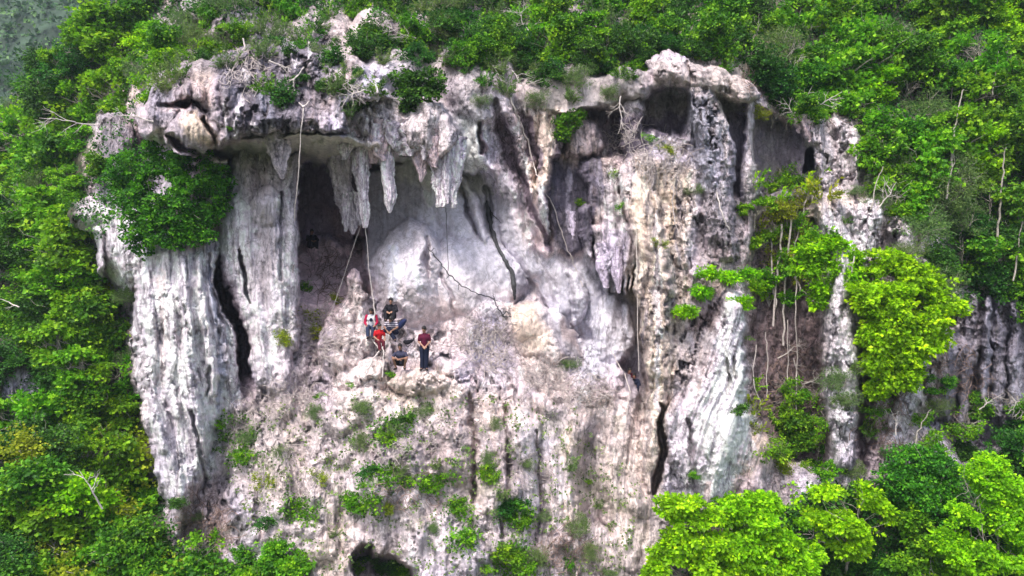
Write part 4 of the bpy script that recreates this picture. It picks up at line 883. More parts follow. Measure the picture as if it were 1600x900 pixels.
scatter([(780,-20),(1010,-20),(1010,90),(930,85),(800,70)], 16, 28, 40, dict(forest=3, fresh=3, dark=2, feather=1), 'bushes on the top rim above the grey arch', 309)
scatter([(1000,-20),(1190,-20),(1190,90),(1120,80),(1010,60)], 13, 28, 42, dict(dark=5, forest=2, feather=1, airy=1), 'trees above the cream boulder slab', 310)
scatter([(1190,40),(1190,120),(1300,190),(1380,190),(1500,160),(1640,100),(1640,-20),(1260,-20)], 40, 30, 54, dict(forest=3, fresh=4, dark=2, grey=1.5, lime=.8, airy=4), 'trees on the upper right slope', 311)
scatter([(1360,180),(1500,150),(1500,360),(1470,400),(1400,330),(1370,250)], 14, 28, 46, dict(fresh=3, grey=2, forest=2, airy=3), 'bushes right of the ragged pink curtain', 312)
scatter([(1490,140),(1640,100),(1640,470),(1560,450),(1500,440)], 22, 30, 46, dict(dark=3, forest=2, loose=4, lime=.8, airy=4), 'trees along the right edge', 313)
scatter([(1180,280),(1270,300),(1275,400),(1250,440),(1180,380)], 9, 18, 30, dict(loose=3, olive=2, spray=2), 'saplings in front of the brown gully', 314)
scatter([(1170,600),(1290,600),(1300,740),(1190,720)], 18, 18, 30, dict(loose=4, spray=2, forest=2, olive=1, airy=2), 'plants at the foot of the brown gully', 315)
scatter([(1400,640),(1600,600),(1620,720),(1430,700)], 9, 22, 34, dict(forest=2, loose=2, dark=1), 'plants under the dark streaked right wall', 316)
scatter([(1380,880),(1480,900),(1480,930),(1280,930),(1290,880)], 5, 30, 40, dict(dark=3, forest=1), 'dark trees between the lime trees', 317)
scatter([(300,850),(440,850),(470,920),(280,930)], 8, 22, 36, dict(fresh=2, forest=2), 'plants at the foot of the fluted curtain', 318)
scatter([(700,110),(850,90),(1000,100),(980,150),(860,150),(740,160)], 11, 14, 22, dict(feather=3, tuft=1, grey=2, darktuft=1), 'small shrubs hanging on the grey arch', 319)
scatter([(560,40),(700,50),(860,70),(1010,80),(1000,110),(860,115),(700,95),(560,80)], 16, 20, 32, dict(dark=3, feather=4, grey=3, forest=2), 'shrubs spilling over the top rim', 320)
scatter([(240,40),(560,40),(560,100),(420,85),(250,120)], 14, 16, 28, dict(feather=4, grey=2, darktuft=2, forest=1), 'shrubs spilling over the top left rim', 321)
scatter([(1180,130),(1370,190),(1460,340),(1480,460),(1420,400),(1360,310),(1290,180),(1190,170)], 16, 18, 34, dict(grey=3, feather=3, forest=3, dark=2), 'shrubs creeping over the right-hand rock', 322)
scatter([(1170,270),(1290,250),(1300,420),(1280,460),(1190,470)], 20, 18, 32, dict(loose=5, olive=1, spray=3, airy=4), 'saplings growing up the brown gully', 323)
scatter([(1290,560),(1470,600),(1500,700),(1300,740)], 10, 18, 28, dict(loose=2, grey=2, feather=2, forest=1), 'plants behind the hanging lime tree', 324)
scatter([(380,620),(620,620),(900,700),(980,880),(480,880),(380,780)], 26, 12, 24, dict(grey=4, feather=3, olive=1), 'thin grey-green growth on the lower face', 325)
for x, y, r, k in [(735,70,34,'dark'),(780,62,36,'forest'),(815,80,34,'dark'),(860,78,38,'fresh'),(905,72,36,'dark'),(945,78,34,'forest'),(985,92,30,'fresh'),(1020,70,34,'dark'),(690,40,34,'dark'),(620,30,30,'feather'),(775,105,26,'feather'),(850,112,24,'grey'),(875,108,22,'darktuft'),(905,122,24,'grey'),(760,125,22,'feather'),(935,105,26,'dark'),(968,112,20,'feather'),(1005,92,24,'dark'),(835,100,26,'dark'),(715,95,24,'feather'),(895,150,18,'feather'),(1055,72,22,'dark'),(1345,192,26,'forest'),(1372,235,26,'grey'),(1290,160,28,'airy'),(1318,172,22,'feather'),(1378,280,24,'fresh'),(1185,110,36,'dark'),(1150,70,40,'dark'),(1215,150,30,'dark'),(1260,140,34,'forest'),
   (600,95,22,'feather'),(650,85,26,'dark'),(360,60,28,'forest'),(410,75,24,'grey'),(480,70,28,'feather'),(520,95,24,'darktuft'),(1090,80,24,'dark'),(1140,105,22,'feather'),(255,75,34,'forest'),(290,55,34,'grey'),(320,85,26,'fresh'),(275,105,26,'feather'),(420,30,30,'feather'),(455,150,26,'darktuft'),(430,140,30,'feather'),(530,130,34,'feather'),(575,55,28,'dark')]:
    plant(k, x, y, r, 'bushes along the cliff rim', dy=.6)
for x, y, r, k in [(640,750,24,'tuft'),(670,752,26,'tuft'),(700,742,20,'tuft'),(610,740,22,'tuft'),(585,735,20,'darktuft'),(575,755,16,'tuft'),(560,785,22,'tuft'),(545,780,16,'tuft'),(600,680,22,'tuft'),(630,655,16,'darktuft'),(545,685,12,'tuft'),
   (768,740,20,'tuft'),(722,790,18,'tuft'),(715,830,26,'tuft'),(800,790,22,'darktuft'),(822,810,18,'tuft'),(795,860,26,'tuft'),(820,880,24,'tuft'),(748,888,18,'tuft'),(637,700,10,'tuft'),(724,700,9,'tuft'),(915,750,9,'tuft'),
   (420,815,16,'darktuft'),(350,660,16,'spray'),(375,690,22,'loose'),(380,715,14,'tuft'),(345,700,12,'tuft'),(460,790,14,'tuft'),(430,870,26,'tuft'),(410,890,24,'tuft'),(470,480,26,'olive'),(485,500,24,'olive'),(442,525,16,'olive'),(480,450,12,'tuft'),(520,468,12,'olive'),
   (605,583,11,'tuft'),(548,600,8,'tuft'),(285,780,16,'darktuft'),(310,800,12,'grey'),(890,565,16,'grey'),(1040,228,16,'olive'),(1010,215,14,'tuft'),(950,270,14,'tuft'),(975,322,13,'tuft'),(1030,375,12,'olive'),(908,318,9,'tuft'),(1085,290,14,'grey'),
   (1165,530,10,'tuft'),(1155,640,14,'darktuft'),(1085,740,12,'tuft'),(1210,690,20,'loose'),(1050,845,12,'tuft'),(1365,300,20,'grey'),(1330,290,16,'grey'),(1310,300,18,'feather'),(355,200,6,'tuft'),(1185,165,18,'olive'),(1320,340,14,'feather'),
   (570,872,12,'darktuft'),(600,880,16,'dark'),(635,898,16,'tuft'),(560,888,16,'tuft'),(620,885,22,'dark'),(590,895,20,'dark'),(500,620,10,'tuft'),(955,890,12,'grey'),(890,880,14,'tuft'),(690,60,22,'feather'),(760,40,22,'feather'),(600,15,20,'feather')]:
    plant(k, x, y, r * 1.15, 'small plants rooted in the rock face', dy=.15, sq=random.uniform(.55, .95))

# ---- undergrowth: uncountable low leaves over the wooded slopes
def groundcover(name, label, polys, n, ls, m, seed, off=.25, per=9, cr=.25):
    g = np.random.default_rng(seed); out = []
    for pts in polys:
        xs = [p[0] for p in pts]; ys = [p[1] for p in pts]; x = g.uniform(min(xs), max(xs), n * 3); y = g.uniform(min(ys), max(ys), n * 3)
        k = poly_sd(pts, x, y) < 0; x = x[k][:n]; y = y[k][:n]; j = np.clip(np.searchsorted(ay, y), 1, len(ay) - 1); i = np.clip(np.searchsorted(ax, x), 1, len(ax) - 1)
        yy = Y[j, i] - off * g.random(len(x)); kq = (yy - CAMY) / -CAMY / PPM; out.append(np.stack([(x - 800) * kq, yy, (450 - y) * kq], -1))
    P3 = np.concatenate(out); B = np.concatenate([P3, np.full((len(P3), 3), .15)], 1)
    # one clump per point
    V, Fq, c = leaves(B, len(P3), per, cr, ls, seed); o = mk(name, V, Fq, m, None, c, smooth=False, attr='Leaf'); setp(o, label, 'undergrowth', None, 'stuff'); return o
groundcover('undergrowth', 'low dark undergrowth covering the wooded slopes around the cliff', [[(-150,200),(130,40),(230,60),(200,300),(130,420),(205,470),(205,650),(280,850),(320,950),(-150,950)],[(1190,0),(1700,0),(1700,470),(1500,470),(1440,350),(1370,200),(1230,150),(1180,120)],[(230,-60),(1190,-60),(1190,60),(1000,70),(780,60),(560,20),(230,30)],[(1280,760),(1700,700),(1700,960),(1000,960),(1060,900)]], 5200, .12, L_DARK, 401)
groundcover('creepers', 'thin patches of green creeper and grass spread over the lower rock face', [[(560,730),(600,722),(660,740),(725,722),(718,752),(650,768),(570,760)],[(535,775),(590,765),(600,800),(550,800)],[(575,665),(640,640),(650,668),(600,705)],[(695,775),(740,770),(745,860),(700,860)],[(780,770),(830,780),(835,830),(790,820)],[(770,850),(830,850),(840,900),(770,900)],[(335,650),(395,640),(410,720),(360,730)],[(440,770),(500,780),(490,820),(440,810)]], 140, .085, L_GREEN, 403, off=.18, per=7, cr=.16)
groundcover('dry_grass', 'dull grey-green dry grass thinly scattered over the lower rock face', [[(350,640),(640,610),(900,640),(1000,760),(980,900),(430,900),(360,760)]], 1500, .09, L_GREY, 404, off=.12, per=5, cr=.14)
g_ = np.random.default_rng(5); hi = g_.integers(0, 100, 9000); hj = g_.integers(0, 160, 9000); HP = HILLV[hi, hj] + g_.normal(size=(9000, 3)) * .8
Vf, Ff, cf = leaves(np.concatenate([HP, np.full((9000, 3), 1.2)], 1), 9000, 10, 1.3, .8, 402)
setp(mk('far_forest', Vf, Ff, L_FAR, None, cf, smooth=False, attr='Leaf'), 'hazy blue-green forest on the far hill, upper left corner', 'forest', None, 'stuff')

# ================================================================ ROOTS, DEAD BRANCHES, DRY TANGLES
def pxline(pts, rad, sides=5, wob=.02, seed=0, sub=5):
    """pts (px, py, Y) joined by a slightly wandering stem"""
    g = random.Random(seed); out = []; P3 = [at(*p) for p in pts]; rr = []
    n = len(P3)
    for i in range(n - 1):
        for k in range(sub):
            t = k / sub; p = P3[i].lerp(P3[i + 1], t)
            if i + 1 < n - 1 or k: p = p + Vector((g.gauss(0, wob), g.gauss(0, wob), g.gauss(0, wob)))
            out.append(p)
    out.append(P3[-1]); m = len(out)
    if hasattr(rad, '__len__'): rr = [float(np.interp(i / (m - 1), np.linspace(0, 1, len(rad)), rad)) for i in range(m)]
    else: rr = [rad] * m
    return tube(out, rr, sides)
def stem(name, label, cat, pts, rad, m, seed=0, wob=.02, group=None, extra=()):
    parts = [pxline(pts, rad, 6, wob, seed)] + [pxline(e, r_, 5, wob, seed + 5 + i) for i, (e, r_) in enumerate(extra)]
    V, Fq = join(parts); o = mk(name, V, Fq, m); return setp(o, label, cat, group)
def S(x, y, d_=.15): return (x, y, surf_med(x, y, 4) - d_)
stem('hanging_root', 'long pale root hanging from the white stalactite down to the seated people', 'root', [(571,352,-.9),(574,385,-.9),(576,420,-1.0),(582,460,-1.1),(586,490,-1.4),(584,512,-1.5),(581,528,-1.5),(592,545,-1.9)], [.017,.016,.02,.022,.026,.028], M_ROOT, 1, .012)
stem('leaning_branch', 'bleached branch leaning across the boulders below the person in red', 'branch', [(598,540,-1.9),(585,560,-2.3),(574,578,-2.6),(568,592,-2.8)], [.025,.035,.04,.03], M_ROOT, 2, .02, extra=[([(598,540,-1.9),(600,565,-2.2),(597,590,-2.5)], [.03,.02])])
stem('hanging_root', 'straight pale root hanging in front of the pillar beside the cave', 'root', [(474,168,-3.9),(471,200,-3.9),(468,250,-3.8),(464,300,-3.6),(460,345,-3.0)], [.03,.02,.018,.018,.012], M_ROOT, 3, .012, extra=[([(474,168,-3.9),(467,160,-3.4)], [.04,.02]), ([(474,168,-3.9),(483,158,-3.4)], [.04,.02])])
stem('hanging_root', 'thin root slanting across the dark cave mouth', 'root', [(564,352,-.9),(552,385,-.9),(538,430,-.8),(526,465,-.8),(512,500,-.8)], .009, M_ROOT, 4, .006)
stem('hanging_root', 'thin dark root dropping from the paired stalactites over the dome', 'root', [(697,322,-.8),(698,360,-.6),(700,405,-.5),(700,430,-.5)], .014, M_DARKROOT, 5, .006)
stem('creeping_root', 'long bleached root running down the wall past the twin ribs', 'root', [S(790,130),S(802,165),S(815,195),S(826,225),S(835,262),S(845,290),S(862,315),S(872,345),S(886,385),S(900,420),S(910,448)], [.035,.035,.035,.03,.025,.02,.014], M_ROOT, 6, .03)
stem('hanging_root', 'pale curved root hanging over the small dark hollow with people', 'root', [S(955,548,.3),(966,568,.0),(978,590,-.6),(984,612,-1.0),(980,640,-1.2),(977,668,-1.4)], [.015,.018,.022,.02,.015], M_ROOT, 7, .015)
stem('hanging_root', 'fine vertical root along the edge of the long cream column', 'root', [(994,350,-1.3),(995,420,-1.5),(996,500,-1.6),(998,580,-1.8)], .014, M_ROOT, 8, .006)
stem('dark_cable_vine', 'thin dark knotted vine strung down across the dome', 'vine', [S(672,392,.12),S(690,412,.3),S(702,430,.35),S(722,447,.35),S(748,459,.3),S(772,467,.3),S(778,482,.2),S(786,494,.15),S(799,495,.12)], [.03,.022,.028,.02,.026,.022,.03,.03], M_DARKROOT, 9, .018,
     extra=[([S(672,392,.15),S(668,386,.2)],[.02,.008]), ([S(673,393,.15),S(680,388,.2)],[.02,.008]), ([S(702,430,.35),S(697,436,.3)],[.02,.008]), ([S(718,444,.35),S(716,453,.3)],[.02,.01]), ([S(772,467,.3),S(770,458,.3)],[.02,.008]), ([S(786,494,.15),S(790,486,.2),S(797,490,.2)],[.03,.02]), ([S(770,468,.3),S(782,472,.2)],[.02,.01])])
stem('thick_root', 'thick black root or dark flow running down the smooth wall', 'root', [S(760,313,.12),S(764,335,.12),S(769,360,.12),S(777,385,.12),S(788,405,.12),S(800,425,.12),S(803,445,.12),S(804,468,.1)], [.05,.14,.12,.09,.08,.10,.12,.05], M_DARKROOT, 10, .015, extra=[([S(764,330,.1),S(775,340,.12),S(783,348,.1)],[.03,.01])])
def deadbranch(label, x, y, L, ang, Yd, seed, m=M_ROOT, r=.035, n=6, group=None, bend=.25):
    g = random.Random(seed); base = at(x, y, Yd); ps = []; a = R(ang)
    e = base + Vector((math.cos(a), g.uniform(-.3, .1), math.sin(a))) * (L / PPM); main = wander(base, e, 10, bend, g)
    ps.append(tube(main, [r * (1 - .75 * i / 10) for i in range(11)], 6))
    for i in range(n):
        k = 2 + int(g.random() * 7); a2 = a + g.choice((-1, 1)) * R(g.uniform(25, 70)); l2 = (L / PPM) * g.uniform(.25, .55)
        e2 = main[k] + Vector((math.cos(a2), g.uniform(-.4, .3), math.sin(a2))) * l2; br = wander(main[k], e2, 6, .3, g)
        ps.append(tube(br, [r * .5 * (1 - .75 * j / 6) for j in range(7)], 5))
        for _ in range(2):
            a3 = a2 + R(g.uniform(-60, 60)); e3 = br[3] + Vector((math.cos(a3), g.uniform(-.3, .3), math.sin(a3))) * l2 * .5
            ps.append(tube(wander(br[3], e3, 4, .3, g), [r * .25 * (1 - .7 * j / 4) for j in range(5)], 4))
    V, Fq = join(ps); return setp(mk('dead_branch', V, Fq, m), label, 'branch', group)
deadbranch('pale dead branch sticking out of the lower left forest', 160, 795, 62, 112, -3.2, 1, n=4, bend=.15)
deadbranch('pale bent twig near the left edge, across the green canopy', 30, 480, 42, 160, 2.5, 2, n=1)
deadbranch('bleached branches crossing the upper left slope', 150, 195, 90, 175, 4.5, 3, n=6)
deadbranch('tangled bleached branches on the nose of the overhang', 380, 60, 60, -80, 0.8, 4, n=9)
DB = [(420,95,50,-20),(475,105,50,-120),(535,30,70,-60),(560,60,60,-150),(600,90,55,-110),(700,30,70,-160),(720,55,70,-55),(735,70,60,-75),(760,90,55,-60),(690,85,50,-120),(800,110,60,-50),(810,120,50,-110),(650,60,50,160),(830,60,60,110),
      (540,125,45,-50),(570,140,40,-150),(860,90,45,-70),(905,100,45,-95),(970,150,60,-95),(1240,180,55,60),(1250,190,50,130),(1270,170,50,30),(1205,200,50,80),(1225,130,45,70),(1330,110,50,150),(1370,330,50,60),(1240,560,60,-70),(1215,560,50,30),
      (1500,300,60,95),(1560,400,60,100),(1580,620,50,-50),(1530,640,45,40),(1400,680,40,100),(1255,600,50,20),(1335,400,40,-100),(1290,850,40,140),(1450,860,50,-60),(150,640,45,120),(240,190,50,170),(250,95,50,-40),(50,180,50,20)]
for i, (x, y, L, a_) in enumerate(DB):
    deadbranch(describe('bare bleached branch', x, y, 'bare branches on the cliff')[0], x, y, L, a_, surf_med(x, y) - .7, 20 + i, r=.03, n=7, group='bare branches on the cliff')
def tangle(label, x, y, rx, ry, n, seed, m=M_DRY, r=.012, curl=1.0, group=None, depth=.35):
    g = random.Random(seed); ps = []
    for i in range(n):
        a0 = g.random() * 6.28; q0 = g.random() ** .5; px0 = x + math.cos(a0) * rx * q0; py0 = y + math.sin(a0) * ry * q0
        hd = g.random() * 6.28; turn = g.gauss(0, .35) * curl; L = g.uniform(5, 9); pts = []
        for k in range(int(g.uniform(5, 11))):
            pts.append(S(px0, py0, g.uniform(.05, depth))); px0 += math.cos(hd) * L * .6; py0 += math.sin(hd) * L * .6; hd += turn + g.gauss(0, .25)
        P3 = [at(*p) for p in pts]
        P3 = [P3[0]] + [(P3[k - 1] + P3[k] * 2 + P3[k + 1]) / 4 for k in range(1, len(P3) - 1)] + [P3[-1]]
        ps.append(tube(P3, [r * g.uniform(.7, 1.4)] * len(P3), 4))
    V, Fq = join(ps); return setp(mk('dry_tangle', V, Fq, m), label, 'dry stems', group)
TG = [('grey ball of dry looping stems right of the standing person',760,535,42,38,170,M_DRY),('second tangle of dry looping stems lower on the slope',850,590,36,24,90,M_DRY),('dry stems trailing under the right-hand boulder',915,610,34,30,80,M_DRY),
 ('dry stems between the second pillar and the boulders',505,520,34,45,120,M_DRY),('brown dry stems at the back of the cave floor',505,430,24,36,60,M_DRYB),('dry stems at the foot of the second pillar',455,620,44,26,90,M_DRY),
 ('dry stems on the grey patch left of the lower face',395,650,34,30,60,M_DRY),('dry stems over the cream column head',1030,250,44,34,110,M_DRY),('dry stems draped over the top boulders',650,30,60,34,120,M_DRY),
 ('dry stems hanging under the grey arch',975,215,22,40,60,M_DRY),('dry roots draped left over the dark streaked overhang',385,105,40,44,90,M_DRY),('brown dry growth under the fluted curtain foot',320,820,44,36,120,M_DRYB),
 ('brown dry vines in the upper brown gully',1225,400,40,70,150,M_DRYB),('brown dry vines in the lower brown gully',1235,620,46,80,150,M_DRYB),('dry stems above the green shrub line',620,700,60,30,60,M_DRY),
 ('dry stems below the green shrub line',640,770,60,24,40,M_DRYB),('dry stems at the centre of the lower face',740,650,50,36,40,M_DRY),('dry stems low on the right of the lower face',880,860,50,28,80,M_DRYB),
 ('dry growth behind the hanging lime tree foot',1390,660,34,50,90,M_DRYB),('dry growth above the ragged pink curtain',1290,150,60,30,110,M_DRYB),('dry scrub on the rim right of the cream boulder',1210,110,44,40,110,M_DRYB),
 ('dry scrub on the dark streaked right wall',1500,600,50,50,90,M_DRYB),('dry scrub left under the outlier teeth',165,530,28,50,70,M_DRYB),('dry stems on the rock left of the dark opening',450,740,60,50,60,M_DRY),('dry stems over the lower face right',830,740,32,34,50,M_DRY)]
for i, (lab, x, y, rx, ry, n, m_) in enumerate(TG): tangle(lab, x, y, rx, ry, n, 700 + i, m_)
# thin trunks and lianas of the right-hand side, each its own
LI = [([(1222,350),(1218,400),(1212,450),(1208,510)],.05),([(1236,330),(1232,400),(1226,470),(1224,540)],.045),([(1205,360),(1206,420),(1212,480)],.035),([(1245,420),(1243,500),(1246,560),(1244,640)],.03),([(1240,420),(1250,455),(1268,470),(1280,474)],.045),
 ([(1180,540),(1178,600),(1190,640)],.02),([(1262,300),(1250,350),(1240,400),(1236,430)],.035),([(1195,520),(1200,560),(1198,620)],.02),([(1365,430),(1368,520),(1366,600)],.02),([(1120,300),(1130,340),(1140,360)],.03),
 ([(1050,290),(1052,330),(1060,370)],.02),([(1232,500),(1230,580),(1236,650)],.02)]
for i, (pts, r_) in enumerate(LI):
    x, y = pts[len(pts) // 2]; stem('liana', describe('pale hanging liana', x, y, 'lianas on the right')[0], 'liana', [S(a, b, .5) for a, b in pts], r_, M_ROOT if i % 2 else M_DRY, 50 + i, .03, group='lianas on the right')
TR = [([(1488,260),(1492,200),(1500,160),(1506,140)],.06),([(1480,310),(1486,270),(1492,230)],.05),([(1555,400),(1562,340),(1566,280),(1572,230)],.07),([(1585,440),(1592,380),(1600,330)],.05),([(1550,150),(1556,110),(1560,80)],.04),([(1360,330),(1368,290),(1380,260)],.04),([(1430,700),(1440,660),(1455,640)],.04)]
for i, (pts, r_) in enumerate(TR):
    x, y = pts[1]; stem('thin_trunk', describe('thin pale bare trunk', x, y, 'bare thin trunks on the right')[0], 'trunk', [(a, b, surf_med(a, b) - 1.7) for a, b in pts], [r_ * .8, r_ * .4], M_TRUNK, 80 + i, .03, group='bare thin trunks on the right')

# ================================================================ PEOPLE
M_SKIN = simple('skin', (.23, .12, .08), .55, .35, .08, 20)
M_SKIN2 = simple('lighter skin', (.33, .18, .125), .55, .35, .08, 20)
M_HAIR = simple('black hair', (.012, .010, .010), .5, .4, .2, 60)
M_EYE = simple('dark eyes', (.02, .015, .012), .25, .5, .1)
M_LIP = simple('lips', (.22, .08, .07), .5, .3, .1)
def cloth(name, col): return simple(name, col, .85, .15, .16, 12, .01)
M_MAROON = cloth('maroon shirt', (.075, .007, .025)); M_NAVY = cloth('navy trousers', (.012, .015, .034)); M_SLATE = cloth('slate blue shirt', (.035, .036, .065)); M_BLACK = cloth('black cloth', (.014, .013, .018))
M_RED = cloth('red shirt', (.42, .012, .018)); M_WINE = cloth('dark red trousers', (.10, .015, .025)); M_CRIM = cloth('crimson sleeves', (.32, .012, .05)); M_WHITE = cloth('white cloth', (.5, .5, .54)); M_BLUE = cloth('blue bag', (.018, .025, .075)); M_JEAN = cloth('dark jeans', (.03, .04, .08)); M_SHOE = cloth('dark shoes', (.03, .025, .025))
def stripes():
    m, t, p = mat('striped shirt'); n = t.nodes; l = t.links
    tc = n.new('ShaderNodeTexCoord'); sp = n.new('ShaderNodeSeparateXYZ'); l.new(tc.outputs['Object'], sp.inputs[0])
    s = n.new('ShaderNodeMath'); s.operation = 'MULTIPLY'; l.new(sp.outputs[2], s.inputs[0]); s.inputs[1].default_value = 13
    f = n.new('ShaderNodeMath'); f.operation = 'FRACT'; l.new(s.outputs[0], f.inputs[0])
    g = n.new('ShaderNodeMath'); g.operation = 'GREATER_THAN'; l.new(f.outputs[0], g.inputs[0]); g.inputs[1].default_value = .5
    mx = n.new('ShaderNodeMix'); mx.data_type = 'RGBA'; l.new(g.outputs[0], mx.inputs[0]); mx.inputs[6].default_value = (.04,.03,.07,1); mx.inputs[7].default_value = (.45,.42,.46,1)
    l.new(mx.outputs[2], p.inputs['Base Color']); p.inputs['Roughness'].default_value = .85; return m
M_STRIPE = stripes()
def capsule(a, b, ra, rb, n=14):
    a = Vector(a); b = Vector(b); ax_ = b - a; L = ax_.length
    if L < 1e-5: ax_ = Vector((0, 0, 1)); L = 1e-5
    z = ax_ / L; u = z.cross(Vector((.3, .9, .1))).normalized(); v = z.cross(u); V = [a - z * ra]; prof = []
    for k in (1, 2, 3, 4): th = math.pi / 2 * (1 - k / 4); prof.append((-ra * math.sin(th), ra * math.cos(th)))
    for k in (0, 1, 2, 3): th = math.pi / 2 * (k / 4); prof.append((L + rb * math.sin(th), rb * math.cos(th)))
    for h, r_ in prof:
        for i in range(n): th = 2 * math.pi * i / n; V.append(a + z * h + (u * math.cos(th) + v * math.sin(th)) * r_)
    V.append(b + z * rb); Fq = []; m = len(prof)
    for i in range(n): Fq.append((0, 1 + (i + 1) % n, 1 + i))
    for j in range(m - 1):
        for i in range(n):
            p = 1 + j * n + i; q = 1 + j * n + (i + 1) % n; Fq += [(p, q, q + n), (p, q + n, p + n)]
    e = len(V) - 1
    for i in range(n): Fq.append((e, 1 + (m - 1) * n + i, 1 + (m - 1) * n + (i + 1) % n))
    return np.array([tuple(p) for p in V]), np.array(Fq)
def ell(c, r, rot=(0, 0, 0), n=16):
    V, Fq = capsule((0, 0, -1e-4), (0, 0, 1e-4), 1, 1, n); M = Euler(rot).to_matrix()
    return np.array([tuple(Vector(c) + M @ Vector((p[0] * r[0], p[1] * r[1], p[2] * r[2]))) for p in V]), Fq
def fuse(name, parts, m, parent, vox=.012, smooth_it=3, detail=None):
    """all volumes grown together into one continuous surface"""
    V, Fq = join(parts); o = mk(name, V, Fq, m); md = o.modifiers.new('r', 'REMESH'); md.mode = 'VOXEL'; md.voxel_size = vox; md.use_smooth_shade = True
    if smooth_it: sm = o.modifiers.new('s', 'SMOOTH'); sm.iterations = smooth_it; sm.factor = .5
    dg = bpy.context.evaluated_depsgraph_get(); me = bpy.data.meshes.new_from_object(o.evaluated_get(dg)); old = o.data
    o.modifiers.clear(); o.data = me; bpy.data.meshes.remove(old); me.materials.clear(); me.materials.append(m); o.parent = parent
    for p in me.polygons: p.use_smooth = True
    return o
def hand(w_, d_, palm_n, side, curl=.5, s=1.0):
    """palm, four unequal bent fingers and a thumb leaving the side of the palm"""
    w_ = Vector(w_); d_ = Vector(d_).normalized(); nn = Vector(palm_n).normalized(); sx = d_.cross(nn).normalized() * side; out = []
    pc = w_ + d_ * .05 * s; out += [capsule(w_, w_ + d_ * .085 * s + sx * .012, .024 * s, .022 * s), capsule(w_ + sx * -.012, w_ + d_ * .08 * s - sx * .022, .02 * s, .018 * s), capsule(w_, w_ + d_ * .08 * s + sx * .03, .018 * s, .014 * s)]
    for off, L in ((.034, .062), (.011, .074), (-.012, .068), (-.034, .052)):
        a = w_ + d_ * .085 * s + sx * off * s; b = a + (d_ + nn * curl * .5).normalized() * L * .5 * s; c = b + (d_ + nn * curl * 1.6).normalized() * L * .5 * s
        out += [capsule(a, b, .0095 * s, .009 * s, 8), capsule(b, c, .009 * s, .0075 * s, 8)]
    a = w_ + d_ * .025 * s + sx * .03 * s; b = a + (d_ * .7 + sx * .8 + nn * .2).normalized() * .035 * s; c = b + (d_ + sx * .2 + nn * .4).normalized() * .03 * s
    out += [capsule(a, b, .012 * s, .011 * s, 8), capsule(b, c, .011 * s, .009 * s, 8)]
    return out
